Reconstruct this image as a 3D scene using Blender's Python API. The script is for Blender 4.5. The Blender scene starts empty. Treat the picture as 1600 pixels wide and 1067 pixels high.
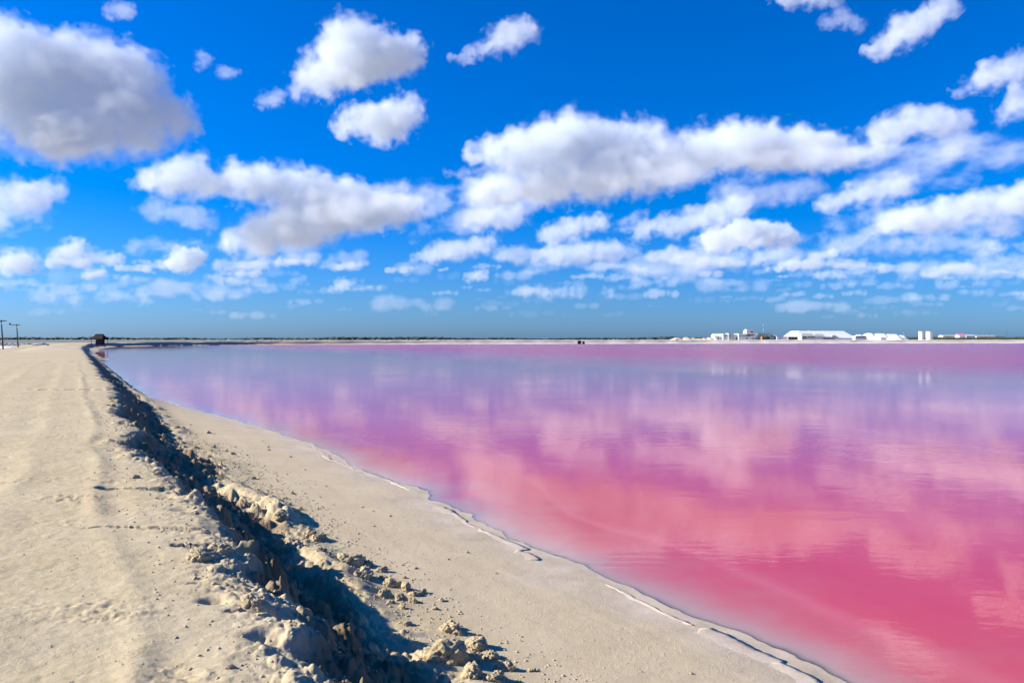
import bpy, bmesh, math, random
import numpy as np
from mathutils import Vector, Matrix

random.seed(7)
RNG = np.random.default_rng(11)
scene = bpy.context.scene
COL = scene.collection
R = math.radians

# ------------------------------------------------------------------ camera
F_PX = 1244.0            # focal length in pixels of a 1600 px wide frame
CAM_Z = 2.9              # above the water of the salt pond (z = 0)
HORIZON = 529.5          # row of the horizon in that frame
cam_data = bpy.data.cameras.new('camera')
cam_data.sensor_width = 36.0
cam_data.lens = 36.0 * F_PX / 1600.0
cam_data.clip_start = 0.05
cam_data.clip_end = 120000.0
cam = bpy.data.objects.new('camera', cam_data)
COL.objects.link(cam)
cam.location = (0, 0, CAM_Z)
cam.rotation_euler = (R(90) - math.atan((533.5 - HORIZON) / F_PX), 0, 0)
scene.camera = cam

# ------------------------------------------------------------------ sky and sun
SUN_EL, SUN_AHEAD = R(27.8), R(4.0)
to_sun = Vector((-math.cos(SUN_EL) * math.cos(SUN_AHEAD), math.cos(SUN_EL) * math.sin(SUN_AHEAD), math.sin(SUN_EL)))
world = bpy.data.worlds.new('World')
scene.world = world
world.use_nodes = True
wn, wl_ = world.node_tree.nodes, world.node_tree.links
wn.clear()
sky = wn.new('ShaderNodeTexSky')
sky.sky_type = 'NISHITA'
sky.sun_disc = False
sky.sun_elevation = SUN_EL
sky.sun_rotation = R(-90) + SUN_AHEAD
sky.altitude = 0
sky.air_density = 1.0
sky.dust_density = 0.62
sky.ozone_density = 6.0
hs = wn.new('ShaderNodeHueSaturation')
hs.inputs['Saturation'].default_value = 1.17
hs.inputs['Value'].default_value = 1.0
bg = wn.new('ShaderNodeBackground')
bg.inputs['Strength'].default_value = 0.058
wo = wn.new('ShaderNodeOutputWorld')
tint = wn.new('ShaderNodeMix'); tint.data_type = 'RGBA'; tint.blend_type = 'MULTIPLY'
tint.inputs[0].default_value = 1.0
tint.inputs[7].default_value = (0.66, 0.97, 1.58, 1)      # the deep polarised blue of the photograph
wl_.new(sky.outputs[0], tint.inputs[6])
wl_.new(tint.outputs[2], hs.inputs['Color'])
wl_.new(hs.outputs[0], bg.inputs['Color'])
wl_.new(bg.outputs[0], wo.inputs['Surface'])

sun_d = bpy.data.lights.new('sun', 'SUN')
sun_d.energy = 5.0
sun_d.angle = R(0.5)
sun_d.color = (1.0, 0.94, 0.84)
sun = bpy.data.objects.new('sun', sun_d)
COL.objects.link(sun)
sun.location = (-40, 0, 60)
sun.rotation_euler = to_sun.to_track_quat('Z', 'Y').to_euler()

scene.view_settings.view_transform = 'Standard'
scene.view_settings.look = 'None'
scene.view_settings.exposure = 0.96
scene.view_settings.gamma = 1.0
scene.render.engine = 'CYCLES'
scene.cycles.max_bounces = 18
scene.cycles.volume_bounces = 5
scene.cycles.diffuse_bounces = 3
scene.cycles.glossy_bounces = 3
scene.cycles.transparent_max_bounces = 12
scene.cycles.use_adaptive_sampling = True
scene.cycles.adaptive_threshold = 0.03
scene.cycles.caustics_reflective = False
scene.cycles.caustics_refractive = False

# ------------------------------------------------------------------ helpers
def hash3(ix, iy, iz):
    h = ix.astype(np.int32).view(np.uint32) * np.uint32(374761393)
    h += iy.astype(np.int32).view(np.uint32) * np.uint32(668265263)
    h += iz.astype(np.int32).view(np.uint32) * np.uint32(2147483647)
    h ^= h >> np.uint32(13); h *= np.uint32(1274126177)
    h ^= h >> np.uint32(16); h *= np.uint32(2246822519)
    h ^= h >> np.uint32(15)
    return (h & np.uint32(0xffffff)).astype(np.float32) * np.float32(1.0 / 0xffffff)

def vnoise2(x, y, seed=0):
    ix, iy = np.floor(x), np.floor(y)
    fx, fy = x - ix, y - iy
    ux, uy = fx * fx * fx * (fx * (fx * 6 - 15) + 10), fy * fy * fy * (fy * (fy * 6 - 15) + 10)
    fx, fy, ux, uy = [q.astype(np.float32) for q in (fx, fy, ux, uy)]
    z = np.full(ix.shape, seed)
    a, b = hash3(ix, iy, z), hash3(ix + 1, iy, z)
    c, d = hash3(ix, iy + 1, z), hash3(ix + 1, iy + 1, z)
    return (a + (b - a) * ux) * (1 - uy) + (c + (d - c) * ux) * uy - 0.5

def fbm2(x, y, octaves=4, seed=0, gain=0.5):
    r, a = np.zeros_like(x), 1.0
    for o in range(octaves):
        r += a * vnoise2(x, y, seed + o * 17)
        x, y = x * 2.03 + 5.3 * (o + 1), y * 2.03 - 3.7 * (o + 1)
        a *= gain
    return r

def vnoise3(p, seed=0):
    i = np.floor(p); f = p - i
    u = f * f * (3 - 2 * f)
    ix, iy, iz = i[:, 0], i[:, 1], i[:, 2] + seed * 57
    def L(a, b, t): return a + (b - a) * t
    c = [[hash3(ix + dx, iy + dy, iz + dz) for dx in (0, 1)] for dz in (0, 1) for dy in (0, 1)]
    x = [L(q[0], q[1], u[:, 0]) for q in c]
    return L(L(x[0], x[1], u[:, 1]), L(x[2], x[3], u[:, 1]), u[:, 2]) - 0.5

def fbm3(p, octaves=4, seed=0, gain=0.5, ridge=False):
    r, a = np.zeros(len(p)), 1.0
    for o in range(octaves):
        n = vnoise3(p, seed + o * 3)
        r += a * ((0.25 - abs(n)) * 2 if ridge else n)
        p = p * 2.02 + 7.1
        a *= gain
    return r

def smooth(a, b, x):
    t = np.clip((x - a) / (b - a), 0, 1)
    return t * t * (3 - 2 * t)

def mesh_np(name, verts, faces):
    """mesh from an (n,3) array and an (m,k) index array"""
    verts = np.asarray(verts, np.float32); faces = np.asarray(faces, np.int32)
    me = bpy.data.meshes.new(name)
    k = faces.shape[1]
    me.vertices.add(len(verts)); me.vertices.foreach_set('co', verts.ravel())
    me.loops.add(faces.size); me.loops.foreach_set('vertex_index', faces.ravel())
    me.polygons.add(len(faces))
    me.polygons.foreach_set('loop_start', np.arange(0, faces.size, k, dtype=np.int32))
    me.update(calc_edges=True)
    me.validate()
    return me

def smooth_shade(me):
    me.polygons.foreach_set('use_smooth', np.ones(len(me.polygons), dtype=bool)); me.update()

def link(name, me, mat=None, parent=None, loc=None):
    o = bpy.data.objects.new(name, me)
    COL.objects.link(o)
    if mat is not None and me is not None and not me.materials: me.materials.append(mat)
    if parent: o.parent = parent
    if loc is not None: o.location = loc
    return o

def tag(o, label=None, cat=None, group=None, kind=None):
    if label: o['label'] = label
    if cat: o['category'] = cat
    if group: o['group'] = group
    if kind: o['kind'] = kind
    return o

def new_mat(name):
    m = bpy.data.materials.new(name); m.use_nodes = True
    nt = m.node_tree; nt.nodes.clear()
    out = nt.nodes.new('ShaderNodeOutputMaterial')
    return m, nt.nodes, nt.links, out

def ico(sub):
    bm = bmesh.new(); bmesh.ops.create_icosphere(bm, subdivisions=sub, radius=1.0)
    v = np.array([x.co[:] for x in bm.verts]); f = np.array([[q.index for q in p.verts] for p in bm.faces])
    bm.free(); return v, f

# ------------------------------------------------------------------ lie of the land
# crest of the bank round the pond, seen from above, water on its right-hand side
CREST = np.array([(57.45, -102.0), (1.35, 0.0), (-76.2, 141.0), (-103, 191), (-136, 256), (-153, 298), (-152, 338), (-126, 388),
                  (-35, 440), (116, 500), (357, 540), (760, 590), (2600, 700)], float)

def crest_dist(X, Y):
    """signed distance from the crest, positive on the water side"""
    best = np.full(X.shape, 1e9); sgn = np.ones(X.shape)
    for a, b in zip(CREST[:-1], CREST[1:]):
        d = b - a; L = np.hypot(*d); d = d / L
        t = np.clip((X - a[0]) * d[0] + (Y - a[1]) * d[1], 0, L)
        px, py = X - (a[0] + t * d[0]), Y - (a[1] + t * d[1])
        dist = np.hypot(px, py)
        side = px * d[1] - py * d[0]
        m = dist < best - 1e-6
        best = np.where(m, dist, best); sgn = np.where(m, np.where(side >= 0, 1.0, -1.0), sgn)
    return best * sgn

def clods(x, y, cell, seed, chance, rmin, rmax):
    """half-buried lumps: height added at each point"""
    cx, cy = np.floor(x / cell), np.floor(y / cell)
    h = np.zeros_like(x)
    for dx in (-1, 0, 1):
        for dy in (-1, 0, 1):
            ix, iy = cx + dx, cy + dy
            z = np.full(ix.shape, seed)
            r1, r2, r3, r4 = hash3(ix, iy, z), hash3(ix, iy, z + 1), hash3(ix, iy, z + 2), hash3(ix, iy, z + 3)
            rad = (rmin + (rmax - rmin) * r3) * cell
            qx, qy = x - (ix + r1) * cell, y - (iy + r2) * cell
            an = r4 * 6.28
            ux, uy = qx * np.cos(an) + qy * np.sin(an), (-qx * np.sin(an) + qy * np.cos(an)) * (1.0 + 0.7 * r1)
            d2 = (ux * ux + uy * uy) / (rad * rad)
            h = np.maximum(h, np.where(r4 < chance, np.sqrt(np.clip(1 - d2, 0, 1)) * rad * (0.45 + 0.5 * r2), 0))
    return h

def waterline(Y):
    """how far from the crest the water begins"""
    w = 4.35 - 2.55 * smooth(21, 44, Y)
    w = w + 0.06 * np.sin(Y * 0.9 + 0.6) * smooth(4, 14, Y) * (1 - smooth(40, 60, Y)) + 0.25 * np.interp(Y, [0, 8, 11.5, 16, 20, 26], [0, 0.1, -0.25, 0.4, 0.1, 0])
    return w

#          Y      s0     s1   half-width depth
GULLIES = [(9.05, -1.00, 0.45, 0.12, 0.17), (7.15, -1.15, 0.30, 0.05, 0.07), (6.55, -0.50, 0.35, 0.13, 0.20), (5.55, -0.55, 0.2, 0.03, 0.05),
           (26.8, -2.6, 0.3, 0.20, 0.14), (5.02, -0.40, -0.05, 0.05, 0.08), (14.2, -0.5, 0.3, 0.06, 0.10), (11.4, -0.5, 0.3, 0.05, 0.08), (60.0, -3.0, 0.3, 0.3, 0.12)]

def relief(X, Y, zz, s, sj, dd, t, near):
    nearfade = 1 - smooth(35, 110, np.hypot(X, Y))
    rough = smooth(-0.55, 0.12, sj) * (1 - 0.55 * smooth(1.15, 1.5, sj)) * (1 - smooth(1.6, 2.2, sj)) * nearfade
    patch = np.clip(0.55 + 1.5 * fbm2(t / 1.3 + 9, s / 0.9, 2, 77), 0.05, 1.2)
    c1 = clods(X + 0.05 * fbm2(X * 9, Y * 9, 2, 5), Y + 0.05 * fbm2(X * 9, Y * 9, 2, 6), 0.26, 100, 0.42, 0.20, 0.55)
    c2 = clods(X + 0.02 * fbm2(X * 22, Y * 22, 2, 7), Y, 0.10, 200, 0.55, 0.22, 0.55)
    c3 = clods(X, Y, 0.045, 300, 0.5, 0.25, 0.55)
    face = smooth(0.0, 0.25, sj) * (1 - smooth(1.2, 1.6, sj))
    zz = zz + rough * (patch + 0.35 * face) * ((0.75 + 0.35 * face) * c1 + (0.85 + 0.35 * face) * c2 + (0.7 + 0.4 * face) * c3)
    zz = zz + rough * (0.05 * fbm2(X * 7, Y * 7, 4, 9) + 0.028 * fbm2(X * 26, Y * 26, 3, 10, 0.65)) * patch
    # grader scrapes along the slope
    sl = smooth(0.05, 0.3, sj) * (1 - smooth(1.1, 1.5, sj)) * nearfade
    zz = zz + sl * (0.055 * fbm2(sj * 9, t * 0.45, 3, 13) + 0.03 * fbm2(sj * 26, t * 1.3, 2, 14))
    # the driven top: uneven crust, tyre edge, scuffs
    topm = (1 - smooth(-0.5, 0.1, sj)) * nearfade
    wob = 0.22 * fbm2(t / 3.0, t * 0 + 1.7, 2, 31)
    for off, hh, ww in ((-0.92, 0.018, 0.10), (-0.72, -0.012, 0.14), (-1.75, 0.012, 0.16), (-2.1, -0.012, 0.24), (-3.4, 0.014, 0.22), (-3.9, -0.014, 0.3)):
        zz = zz + topm * hh * np.exp(-((s + wob - off) / ww) ** 2) * (0.6 + 1.2 * vnoise2(t / 0.9, s * 0 + off, 8))
    zz = zz + topm * (0.018 * fbm2(X / 1.1, Y / 1.1, 3, 15) + 0.007 * fbm2(X * 4.5, Y * 4.5, 3, 16) + 0.004 * fbm2(X * 19, Y * 19, 2, 20))
    sc = np.clip(fbm2(X / 0.8 + 4, Y / 0.5, 3, 55) - 0.16, 0, 1)
    zz = zz + topm * sc * 0.06 * (fbm2(X * 16, Y * 30, 3, 56))
    crumb = np.clip(fbm2(X / 0.6, Y / 0.6, 2, 61) - 0.02, 0, 0.4) * 2.4
    zz = zz + topm * crumb * 0.32 * clods(X, Y, 0.06, 400, 0.22, 0.12, 0.36)
    # hollows
    for (gy, s0, s1, hw, dp) in GULLIES:
        q = Y - gy + 0.10 * fbm2(X * 1.6, Y * 0 + gy, 3, 90) + 0.03 * fbm2(X * 9, Y * 3, 2, 91)
        wid = hw * (0.55 + 1.1 * smooth(s0, s1, s)) * (0.75 + 0.9 * vnoise2(X * 5, X * 0 + gy, 92))
        m = (1 - smooth(0.65, 1.0, np.abs(q) / np.maximum(wid, 1e-3))) * smooth(s0, s0 + 0.15, s) * (1 - smooth(s1, s1 + 0.25, s))
        zz = zz - dp * m
    # footprint-like pits by the edge
    for (px_, py_, rr, dp) in ((-1.42, 4.62, 0.11, 0.07), (-1.95, 5.2, 0.09, 0.05), (-3.3, 8.0, 0.12, 0.04)):
        zz = zz - dp * np.exp(-(((X - px_) / rr) ** 2 + ((Y - py_) / (rr * 0.7)) ** 2) ** 1.5)
    # the beach: faint swash lines, pocks
    bm_ = smooth(1.8, 2.3, sj) * (1 - smooth(-0.1, 0.2, dd)) * nearfade
    zz = zz + bm_ * (0.012 * fbm2(X / 1.4, Y / 1.4, 2, 17) + 0.0025 * fbm2(X * 9, Y * 9, 3, 18) + 0.004 * fbm2(s * 4.0, t * 0.5, 2, 19))
    bc = np.clip(fbm2(X / 1.1 + 7, Y / 0.9, 2, 67) - 0.05, 0, 0.4) * 2.2
    zz = zz + bm_ * bc * 0.5 * clods(X, Y, 0.07, 500, 0.16, 0.10, 0.30)
    # salt lip at the water's edge
    lip = np.exp(-((dd + 0.10 + 0.12 * fbm2(t / 0.5, t * 0, 3, 70)) / 0.10) ** 2) * nearfade * near
    zz = zz + 0.003 * lip
    return zz

def height(X, Y, fine=True):
    s = crest_dist(X, Y)
    far = smooth(60, 160, np.hypot(X, Y))
    t = -0.482 * X + 0.876 * Y
    n1 = fbm2(t / 2.1, s / 3.0, 3, 3)
    sj = s - np.interp(Y, [0, 6.5, 8.5, 10, 13, 17, 22, 30], [0.08, 0.06, -0.02, -0.20, -0.34, -0.30, -0.15, 0.0]) * (1 - smooth(0.3, 1.6, s)) + (0.30 * n1 + 0.16 * fbm2(t / 0.45, s / 0.8, 3, 21) * (s < 3)) * (1 - smooth(2.2, 3.2, s)) * (1 - far)
    sj = np.where((sj > 0) & (sj < 1.4), sj / (1 + 0.16 * smooth(8.5, 12, Y) * (1 - smooth(1.0, 1.4, sj))), sj)
    wl = waterline(np.where(X < 60, Y, 100))
    wl = wl + (0.22 * fbm2(t / 1.1, s * 0.4, 3, 161) + 0.07 * fbm2(t / 0.22, s, 2, 162)) * (1 - far)
    right = smooth(-150, -20, X) * smooth(280, 400, Y)           # the far shore is a higher, gentler salt bank
    wl = wl + 4.0 * right + 1.2 * smooth(150, 260, Y) * (1 - right)
    sj = np.where(sj > 0, sj / (1 + 2.2 * right), sj)
    top = 1.2 + 1.05 * right + 0.25 * smooth(200, 300, Y) * (1 - right)
    # profile across the bank, in metres from the crest
    pk = np.array([-60, -20, -6, -0.6, -0.15, 0.02, 0.30, 0.60, 0.95, 1.35, 1.95, 2.4], float)
    pz = np.array([0.45, 0.99, 1.0, 1.0, 0.985, 0.94, 0.725, 0.49, 0.275, 0.24, 0.228, 0.20], float)
    z = np.interp(np.where(sj < -6, -6 + (sj + 6) * (0.12 + 0.88 * smooth(225, 285, Y)), sj), pk, pz)
    z = np.where(s > -6, z * top, z * top)
    near = 1 - smooth(30, 46, Y)
    beach = np.interp(s, [0, 1], [0, 1])
    zb = 0.235 * np.clip((wl - s) / np.maximum(wl - 1.7, 0.4), -9, 1) ** 1.0
    dd = s - wl
    deep = 0.006 - 0.05 * np.clip(dd, 0, 3) - 0.13 * np.clip(dd - 2.4, 0, 6) - 0.02 * np.clip(dd - 9, 0, 60)
    zb = np.where(dd > 0, deep, np.maximum(zb, 0.0) + 0.006)
    w = smooth(1.2, 1.9, sj)
    zz = np.where(sj < 1.2, z, z * (1 - w) + zb * w)
    zz = np.where((sj < 1.2) & (dd > 0), np.minimum(zz, deep), zz)
    # push the toe under water where the bank meets it directly
    zz = np.where(dd > 0, np.minimum(zz, deep), zz)
    # berm of spoil at the toe
    br = 0.5 + 1.6 * fbm2(t / 1.7, s * 0 + 3.1, 3, 40)
    zz = zz + (0.11 + 0.09 * smooth(8, 10, Y) * (1 - smooth(15, 19, Y))) * np.clip(br, 0, 1.2) * np.exp(-((sj - 1.45) / 0.20) ** 2) * near * (1 - far)
    if fine:
        k = (np.hypot(X, Y) < 110) & (dd < 0.6)
        zz[k] = relief(X[k], Y[k], zz[k], s[k], sj[k], dd[k], t[k], near[k])
    return zz, s, sj, dd

def at(px, py, z):
    """the point of the level z that is seen at that column and row"""
    Y = F_PX * (CAM_Z - z) / (py - HORIZON)
    return Vector(((px - 800) * Y / F_PX, Y, z))

# ------------------------------------------------------------------ ground sheet: fine near the viewer, coarse far away, reaching the horizon
az = np.concatenate([np.arange(-180, -60, 6), np.arange(-60, -40, 1.0), np.arange(-38, 25, 0.095), np.arange(25, 45, 0.25), np.arange(45, 66, 1.5), np.arange(66, 180.1, 6)])
az = np.radians(az)
rr = [0.6]
while rr[-1] < 60000:
    r0 = rr[-1]
    k = 0.05 if r0 < 3.2 else 0.0037 if r0 < 11 else 0.005 if r0 < 18 else 0.007 if r0 < 45 else 0.014 if r0 < 650 else 0.08
    rr.append(r0 * (1 + k))
rr = np.array(rr)
A, RR = np.meshgrid(az, rr)
GX, GY = RR * np.sin(A), RR * np.cos(A)
GZ, GS, GSJ, GD = height(GX.ravel(), GY.ravel())
farlow = smooth(900, 2500, RR.ravel())
GZ = GZ * (1 - farlow) + 0.4 * farlow
GZ = GZ - 0.45 * smooth(128, 140, RR.ravel()) * smooth(-9, -7.5, GS)       # the far bank is a mesh of its own laid over this
nr, nc = GX.shape
idx = np.arange(nr * nc).reshape(nr, nc)
quads = np.stack([idx[:-1, :-1].ravel(), idx[:-1, 1:].ravel(), idx[1:, 1:].ravel(), idx[1:, :-1].ravel()], 1)
GV = np.stack([GX.ravel(), GY.ravel(), GZ], 1)
g_me = mesh_np('ground', GV, quads)
smooth_shade(g_me)
def attr(me, name, vals):
    a = me.attributes.new(name, 'FLOAT', 'POINT'); a.data.foreach_set('value', np.asarray(vals, np.float32))
t_ = -0.482 * GV[:, 0] + 0.876 * GV[:, 1]
edge_n = 0.5 * fbm2(t_ / 1.3, GS / 1.2, 3, 81)
damp = smooth(-1.1, -0.1, GD + edge_n) * (GSJ > 1.5)
attr(g_me, 'damp', damp)
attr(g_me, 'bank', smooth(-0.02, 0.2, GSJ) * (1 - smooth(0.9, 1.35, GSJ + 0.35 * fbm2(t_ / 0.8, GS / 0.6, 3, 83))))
attr(g_me, 'beach', smooth(1.7, 2.3, GSJ) * (GD < 0.3))
attr(g_me, 'pan', smooth(60, 200, RR.ravel()))
attr(g_me, 'salt', smooth(0, 260, GX.ravel()) * smooth(300, 450, RR.ravel()))

def noise(n, l, vec, scale, detail=4, rough=0.55):
    t = n.new('ShaderNodeTexNoise'); t.inputs['Scale'].default_value = scale; t.inputs['Detail'].default_value = detail; t.inputs['Roughness'].default_value = rough
    if vec is not None: l.new(vec, t.inputs['Vector'])
    return t.outputs['Fac']
def ramp(n, l, fac, stops):
    r = n.new('ShaderNodeValToRGB')
    while len(r.color_ramp.elements) < len(stops): r.color_ramp.elements.new(0.5)
    for e, (p, c) in zip(r.color_ramp.elements, stops): e.position = p; e.color = (*c, 1)
    l.new(fac, r.inputs[0]); return r.outputs[0]
def mix(n, l, fac, a, b, mode='MIX'):
    m = n.new('ShaderNodeMix'); m.data_type = 'RGBA'; m.blend_type = mode
    for v, i in ((fac, 0), (a, 6), (b, 7)):
        if isinstance(v, (int, float)): m.inputs[i].default_value = v
        elif isinstance(v, tuple): m.inputs[i].default_value = (*v, 1)
        else: l.new(v, m.inputs[i])
    return m.outputs[2]
def attribute(n, name):
    a = n.new('ShaderNodeAttribute'); a.attribute_name = name; return a.outputs['Fac']
def principled(n, l, out, color, rough=0.9, spec=0.25, normal=None):
    b = n.new('ShaderNodeBsdfPrincipled')
    if isinstance(color, tuple): b.inputs['Base Color'].default_value = (*color, 1)
    else: l.new(color, b.inputs['Base Color'])
    if isinstance(rough, (int, float)): b.inputs['Roughness'].default_value = rough
    else: l.new(rough, b.inputs['Roughness'])
    b.inputs['Specular IOR Level'].default_value = spec
    if normal is not None: l.new(normal, b.inputs['Normal'])
    l.new(b.outputs[0], out.inputs['Surface'])
    return b
def bump(n, l, h, strength, dist):
    b = n.new('ShaderNodeBump'); b.inputs['Strength'].default_value = strength; b.inputs['Distance'].default_value = dist
    l.new(h, b.inputs['Height']); return b.outputs[0]

def sand_mat(name, ground=True):
    m, n, l, out = new_mat(name)
    tc = n.new('ShaderNodeTexCoord'); v = tc.outputs['Object']
    c1 = ramp(n, l, noise(n, l, v, 0.55, 5), [(0.3, (0.415, 0.33, 0.19)), (0.5, (0.475, 0.385, 0.235)), (0.7, (0.52, 0.435, 0.285))])
    c2 = ramp(n, l, noise(n, l, v, 9.0, 5, 0.65), [(0.3, (0.34, 0.262, 0.145)), (0.52, (0.49, 0.397, 0.243)), (0.72, (0.555, 0.465, 0.31))])
    c = mix(n, l, 0.45, c1, c2)
    grain = ramp(n, l, noise(n, l, v, 260.0, 2, 0.7), [(0.30, (0.62, 0.60, 0.56)), (0.5, (1, 1, 1)), (0.75, (1.12, 1.12, 1.12))])
    c = mix(n, l, 0.4, c, grain, 'MULTIPLY')
    yel = ramp(n, l, noise(n, l, v, 3.1, 3), [(0.55, (0, 0, 0)), (0.72, (1, 1, 1))])
    if ground:
        # damp earth on the bank face, its colour darkened further to deepen the shade
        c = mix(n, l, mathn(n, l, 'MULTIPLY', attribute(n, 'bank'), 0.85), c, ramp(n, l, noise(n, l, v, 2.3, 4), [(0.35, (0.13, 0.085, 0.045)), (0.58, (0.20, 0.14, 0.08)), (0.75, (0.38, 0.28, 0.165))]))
        c = mix(n, l, mathn(n, l, 'MULTIPLY', attribute(n, 'beach'), 0.75), c, ramp(n, l, noise(n, l, v, 1.3, 4), [(0.3, (0.50, 0.395, 0.25)), (0.7, (0.56, 0.45, 0.30))]))
        wetc = ramp(n, l, noise(n, l, v, 1.7, 4), [(0.35, (0.42, 0.345, 0.25)), (0.55, (0.51, 0.415, 0.315)), (0.75, (0.57, 0.475, 0.385))])
        c = mix(n, l, mathn(n, l, 'MULTIPLY', attribute(n, 'damp'), 0.85), c, wetc)
        panc = ramp(n, l, noise(n, l, v, 0.02, 6), [(0.35, (0.43, 0.34, 0.21)), (0.55, (0.47, 0.385, 0.25)), (0.70, (0.52, 0.44, 0.32))])
        c = mix(n, l, attribute(n, 'pan'), c, panc)
        c = mix(n, l, attribute(n, 'salt'), c, ramp(n, l, noise(n, l, v, 0.12, 5), [(0.35, (0.55, 0.45, 0.34)), (0.6, (0.70, 0.61, 0.53))]))
    else:
        c = mix(n, l, mathn(n, l, 'MULTIPLY', yel, 0.5), c, (0.54, 0.43, 0.27))
    h = mathn(n, l, 'ADD', mathn(n, l, 'MULTIPLY', noise(n, l, v, 38.0, 5, 0.7), 1.0), mathn(n, l, 'MULTIPLY', noise(n, l, v, 190.0, 3, 0.6), 0.15))
    principled(n, l, out, c, 0.95, 0.12, bump(n, l, h, 0.5, 0.014))
    return m
def mathn(n, l, op, a, b=0.0, clamp=False):
    m = n.new('ShaderNodeMath'); m.operation = op; m.use_clamp = clamp
    for v, i in ((a, 0), (b, 1)):
        if isinstance(v, (int, float)): m.inputs[i].default_value = v
        else: l.new(v, m.inputs[i])
    return m.outputs[0]
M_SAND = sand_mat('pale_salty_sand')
M_CLOD = sand_mat('clod_sand', False)
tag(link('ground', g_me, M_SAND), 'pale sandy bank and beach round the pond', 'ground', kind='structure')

# far bank: a swept strip following the crest, finer across than the sheet could be
fb_pts = []
for a, b in zip(CREST[1:-1], CREST[2:]):
    L = np.hypot(*(b - a)); k = max(2, int(L / 1.5))
    for t in np.arange(k) / k: fb_pts.append(a + (b - a) * t)
fb_pts = np.array([p for p in fb_pts if np.hypot(*p) > 120 and p[0] < 900])
for _ in range(14): fb_pts[1:-1] = 0.25 * fb_pts[:-2] + 0.5 * fb_pts[1:-1] + 0.25 * fb_pts[2:]
tg = np.gradient(fb_pts, axis=0); tg /= np.linalg.norm(tg, axis=1)[:, None]
nrm = np.stack([tg[:, 1], -tg[:, 0]], 1)
cs = np.array([-10.5, -8.5, -5, -3, -1.6, -0.8, -0.3, 0, 0.3, 0.6, 0.9, 1.2, 1.6, 2.2, 3.0, 4.0, 5.2, 6.5, 8.5])
FX = fb_pts[:, 0][:, None] + nrm[:, 0][:, None] * cs; FY = fb_pts[:, 1][:, None] + nrm[:, 1][:, None] * cs
fz, fs, fsj, fd = height(FX.ravel(), FY.ravel(), False)
arc = np.repeat(np.arange(len(fb_pts)) * 1.5, len(cs)); SS = np.tile(cs, len(fb_pts))
nz_ = fbm2(arc / 7.0, SS / 3.0, 4, 141)
fz = fz + 0.32 * nz_ * (fd < 1.2) * smooth(-9, -6, SS) + 0.10 * fbm2(arc / 1.3, SS * 2, 2, 142) * (fd < 0.5)
fz = np.where(SS < -10, fz - 0.7, fz)
fq = np.arange(len(fz)).reshape(len(fb_pts), len(cs))
fb_me = mesh_np('far_bank', np.stack([FX.ravel(), FY.ravel(), fz], 1), np.stack([fq[:-1, :-1].ravel(), fq[:-1, 1:].ravel(), fq[1:, 1:].ravel(), fq[1:, :-1].ravel()], 1)[:, ::-1])
smooth_shade(fb_me)
attr(fb_me, 'damp', smooth(-1.0, 0.1, fd) * 0.6); attr(fb_me, 'bank', np.zeros(len(fz))); attr(fb_me, 'pan', np.ones(len(fz))); attr(fb_me, 'salt', smooth(-150, 0, FX.ravel()) * smooth(250, 380, FY.ravel()))
tag(link('far_bank', fb_me, M_SAND), 'pale salt bank along the far side of the pond', 'bank', kind='structure')

# ------------------------------------------------------------------ the pink pond
sub_r = np.arange(0, np.searchsorted(rr, 900), 2); sub_c = np.unique(np.concatenate([np.arange(0, nc, 3), [nc - 1]]))
WI = idx[np.ix_(sub_r, sub_c)]
WX, WY = GX[np.ix_(sub_r, sub_c)], GY[np.ix_(sub_r, sub_c)]
WD = GD[WI.ravel()].reshape(WI.shape); WH = GZ[WI.ravel()].reshape(WI.shape)
wi = np.arange(WI.size).reshape(WI.shape)
keep = (WH[:-1, :-1] < 0.06) | (WH[1:, :-1] < 0.06) | (WH[:-1, 1:] < 0.06) | (WH[1:, 1:] < 0.06)
wq = np.stack([wi[:-1, :-1][keep], wi[:-1, 1:][keep], wi[1:, 1:][keep], wi[1:, :-1][keep]], 1)
used = np.unique(wq); remap = np.full(WI.size, -1); remap[used] = np.arange(len(used))
wv = np.stack([WX.ravel(), WY.ravel(), np.zeros(WI.size)], 1)[used]
w_me = mesh_np('water', wv, remap[wq])
smooth_shade(w_me)
attr(w_me, 'depth', np.clip(-WH.ravel()[used], 0, 3))
attr(w_me, 'shore', np.clip(WD.ravel()[used], -1, 60))

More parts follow.
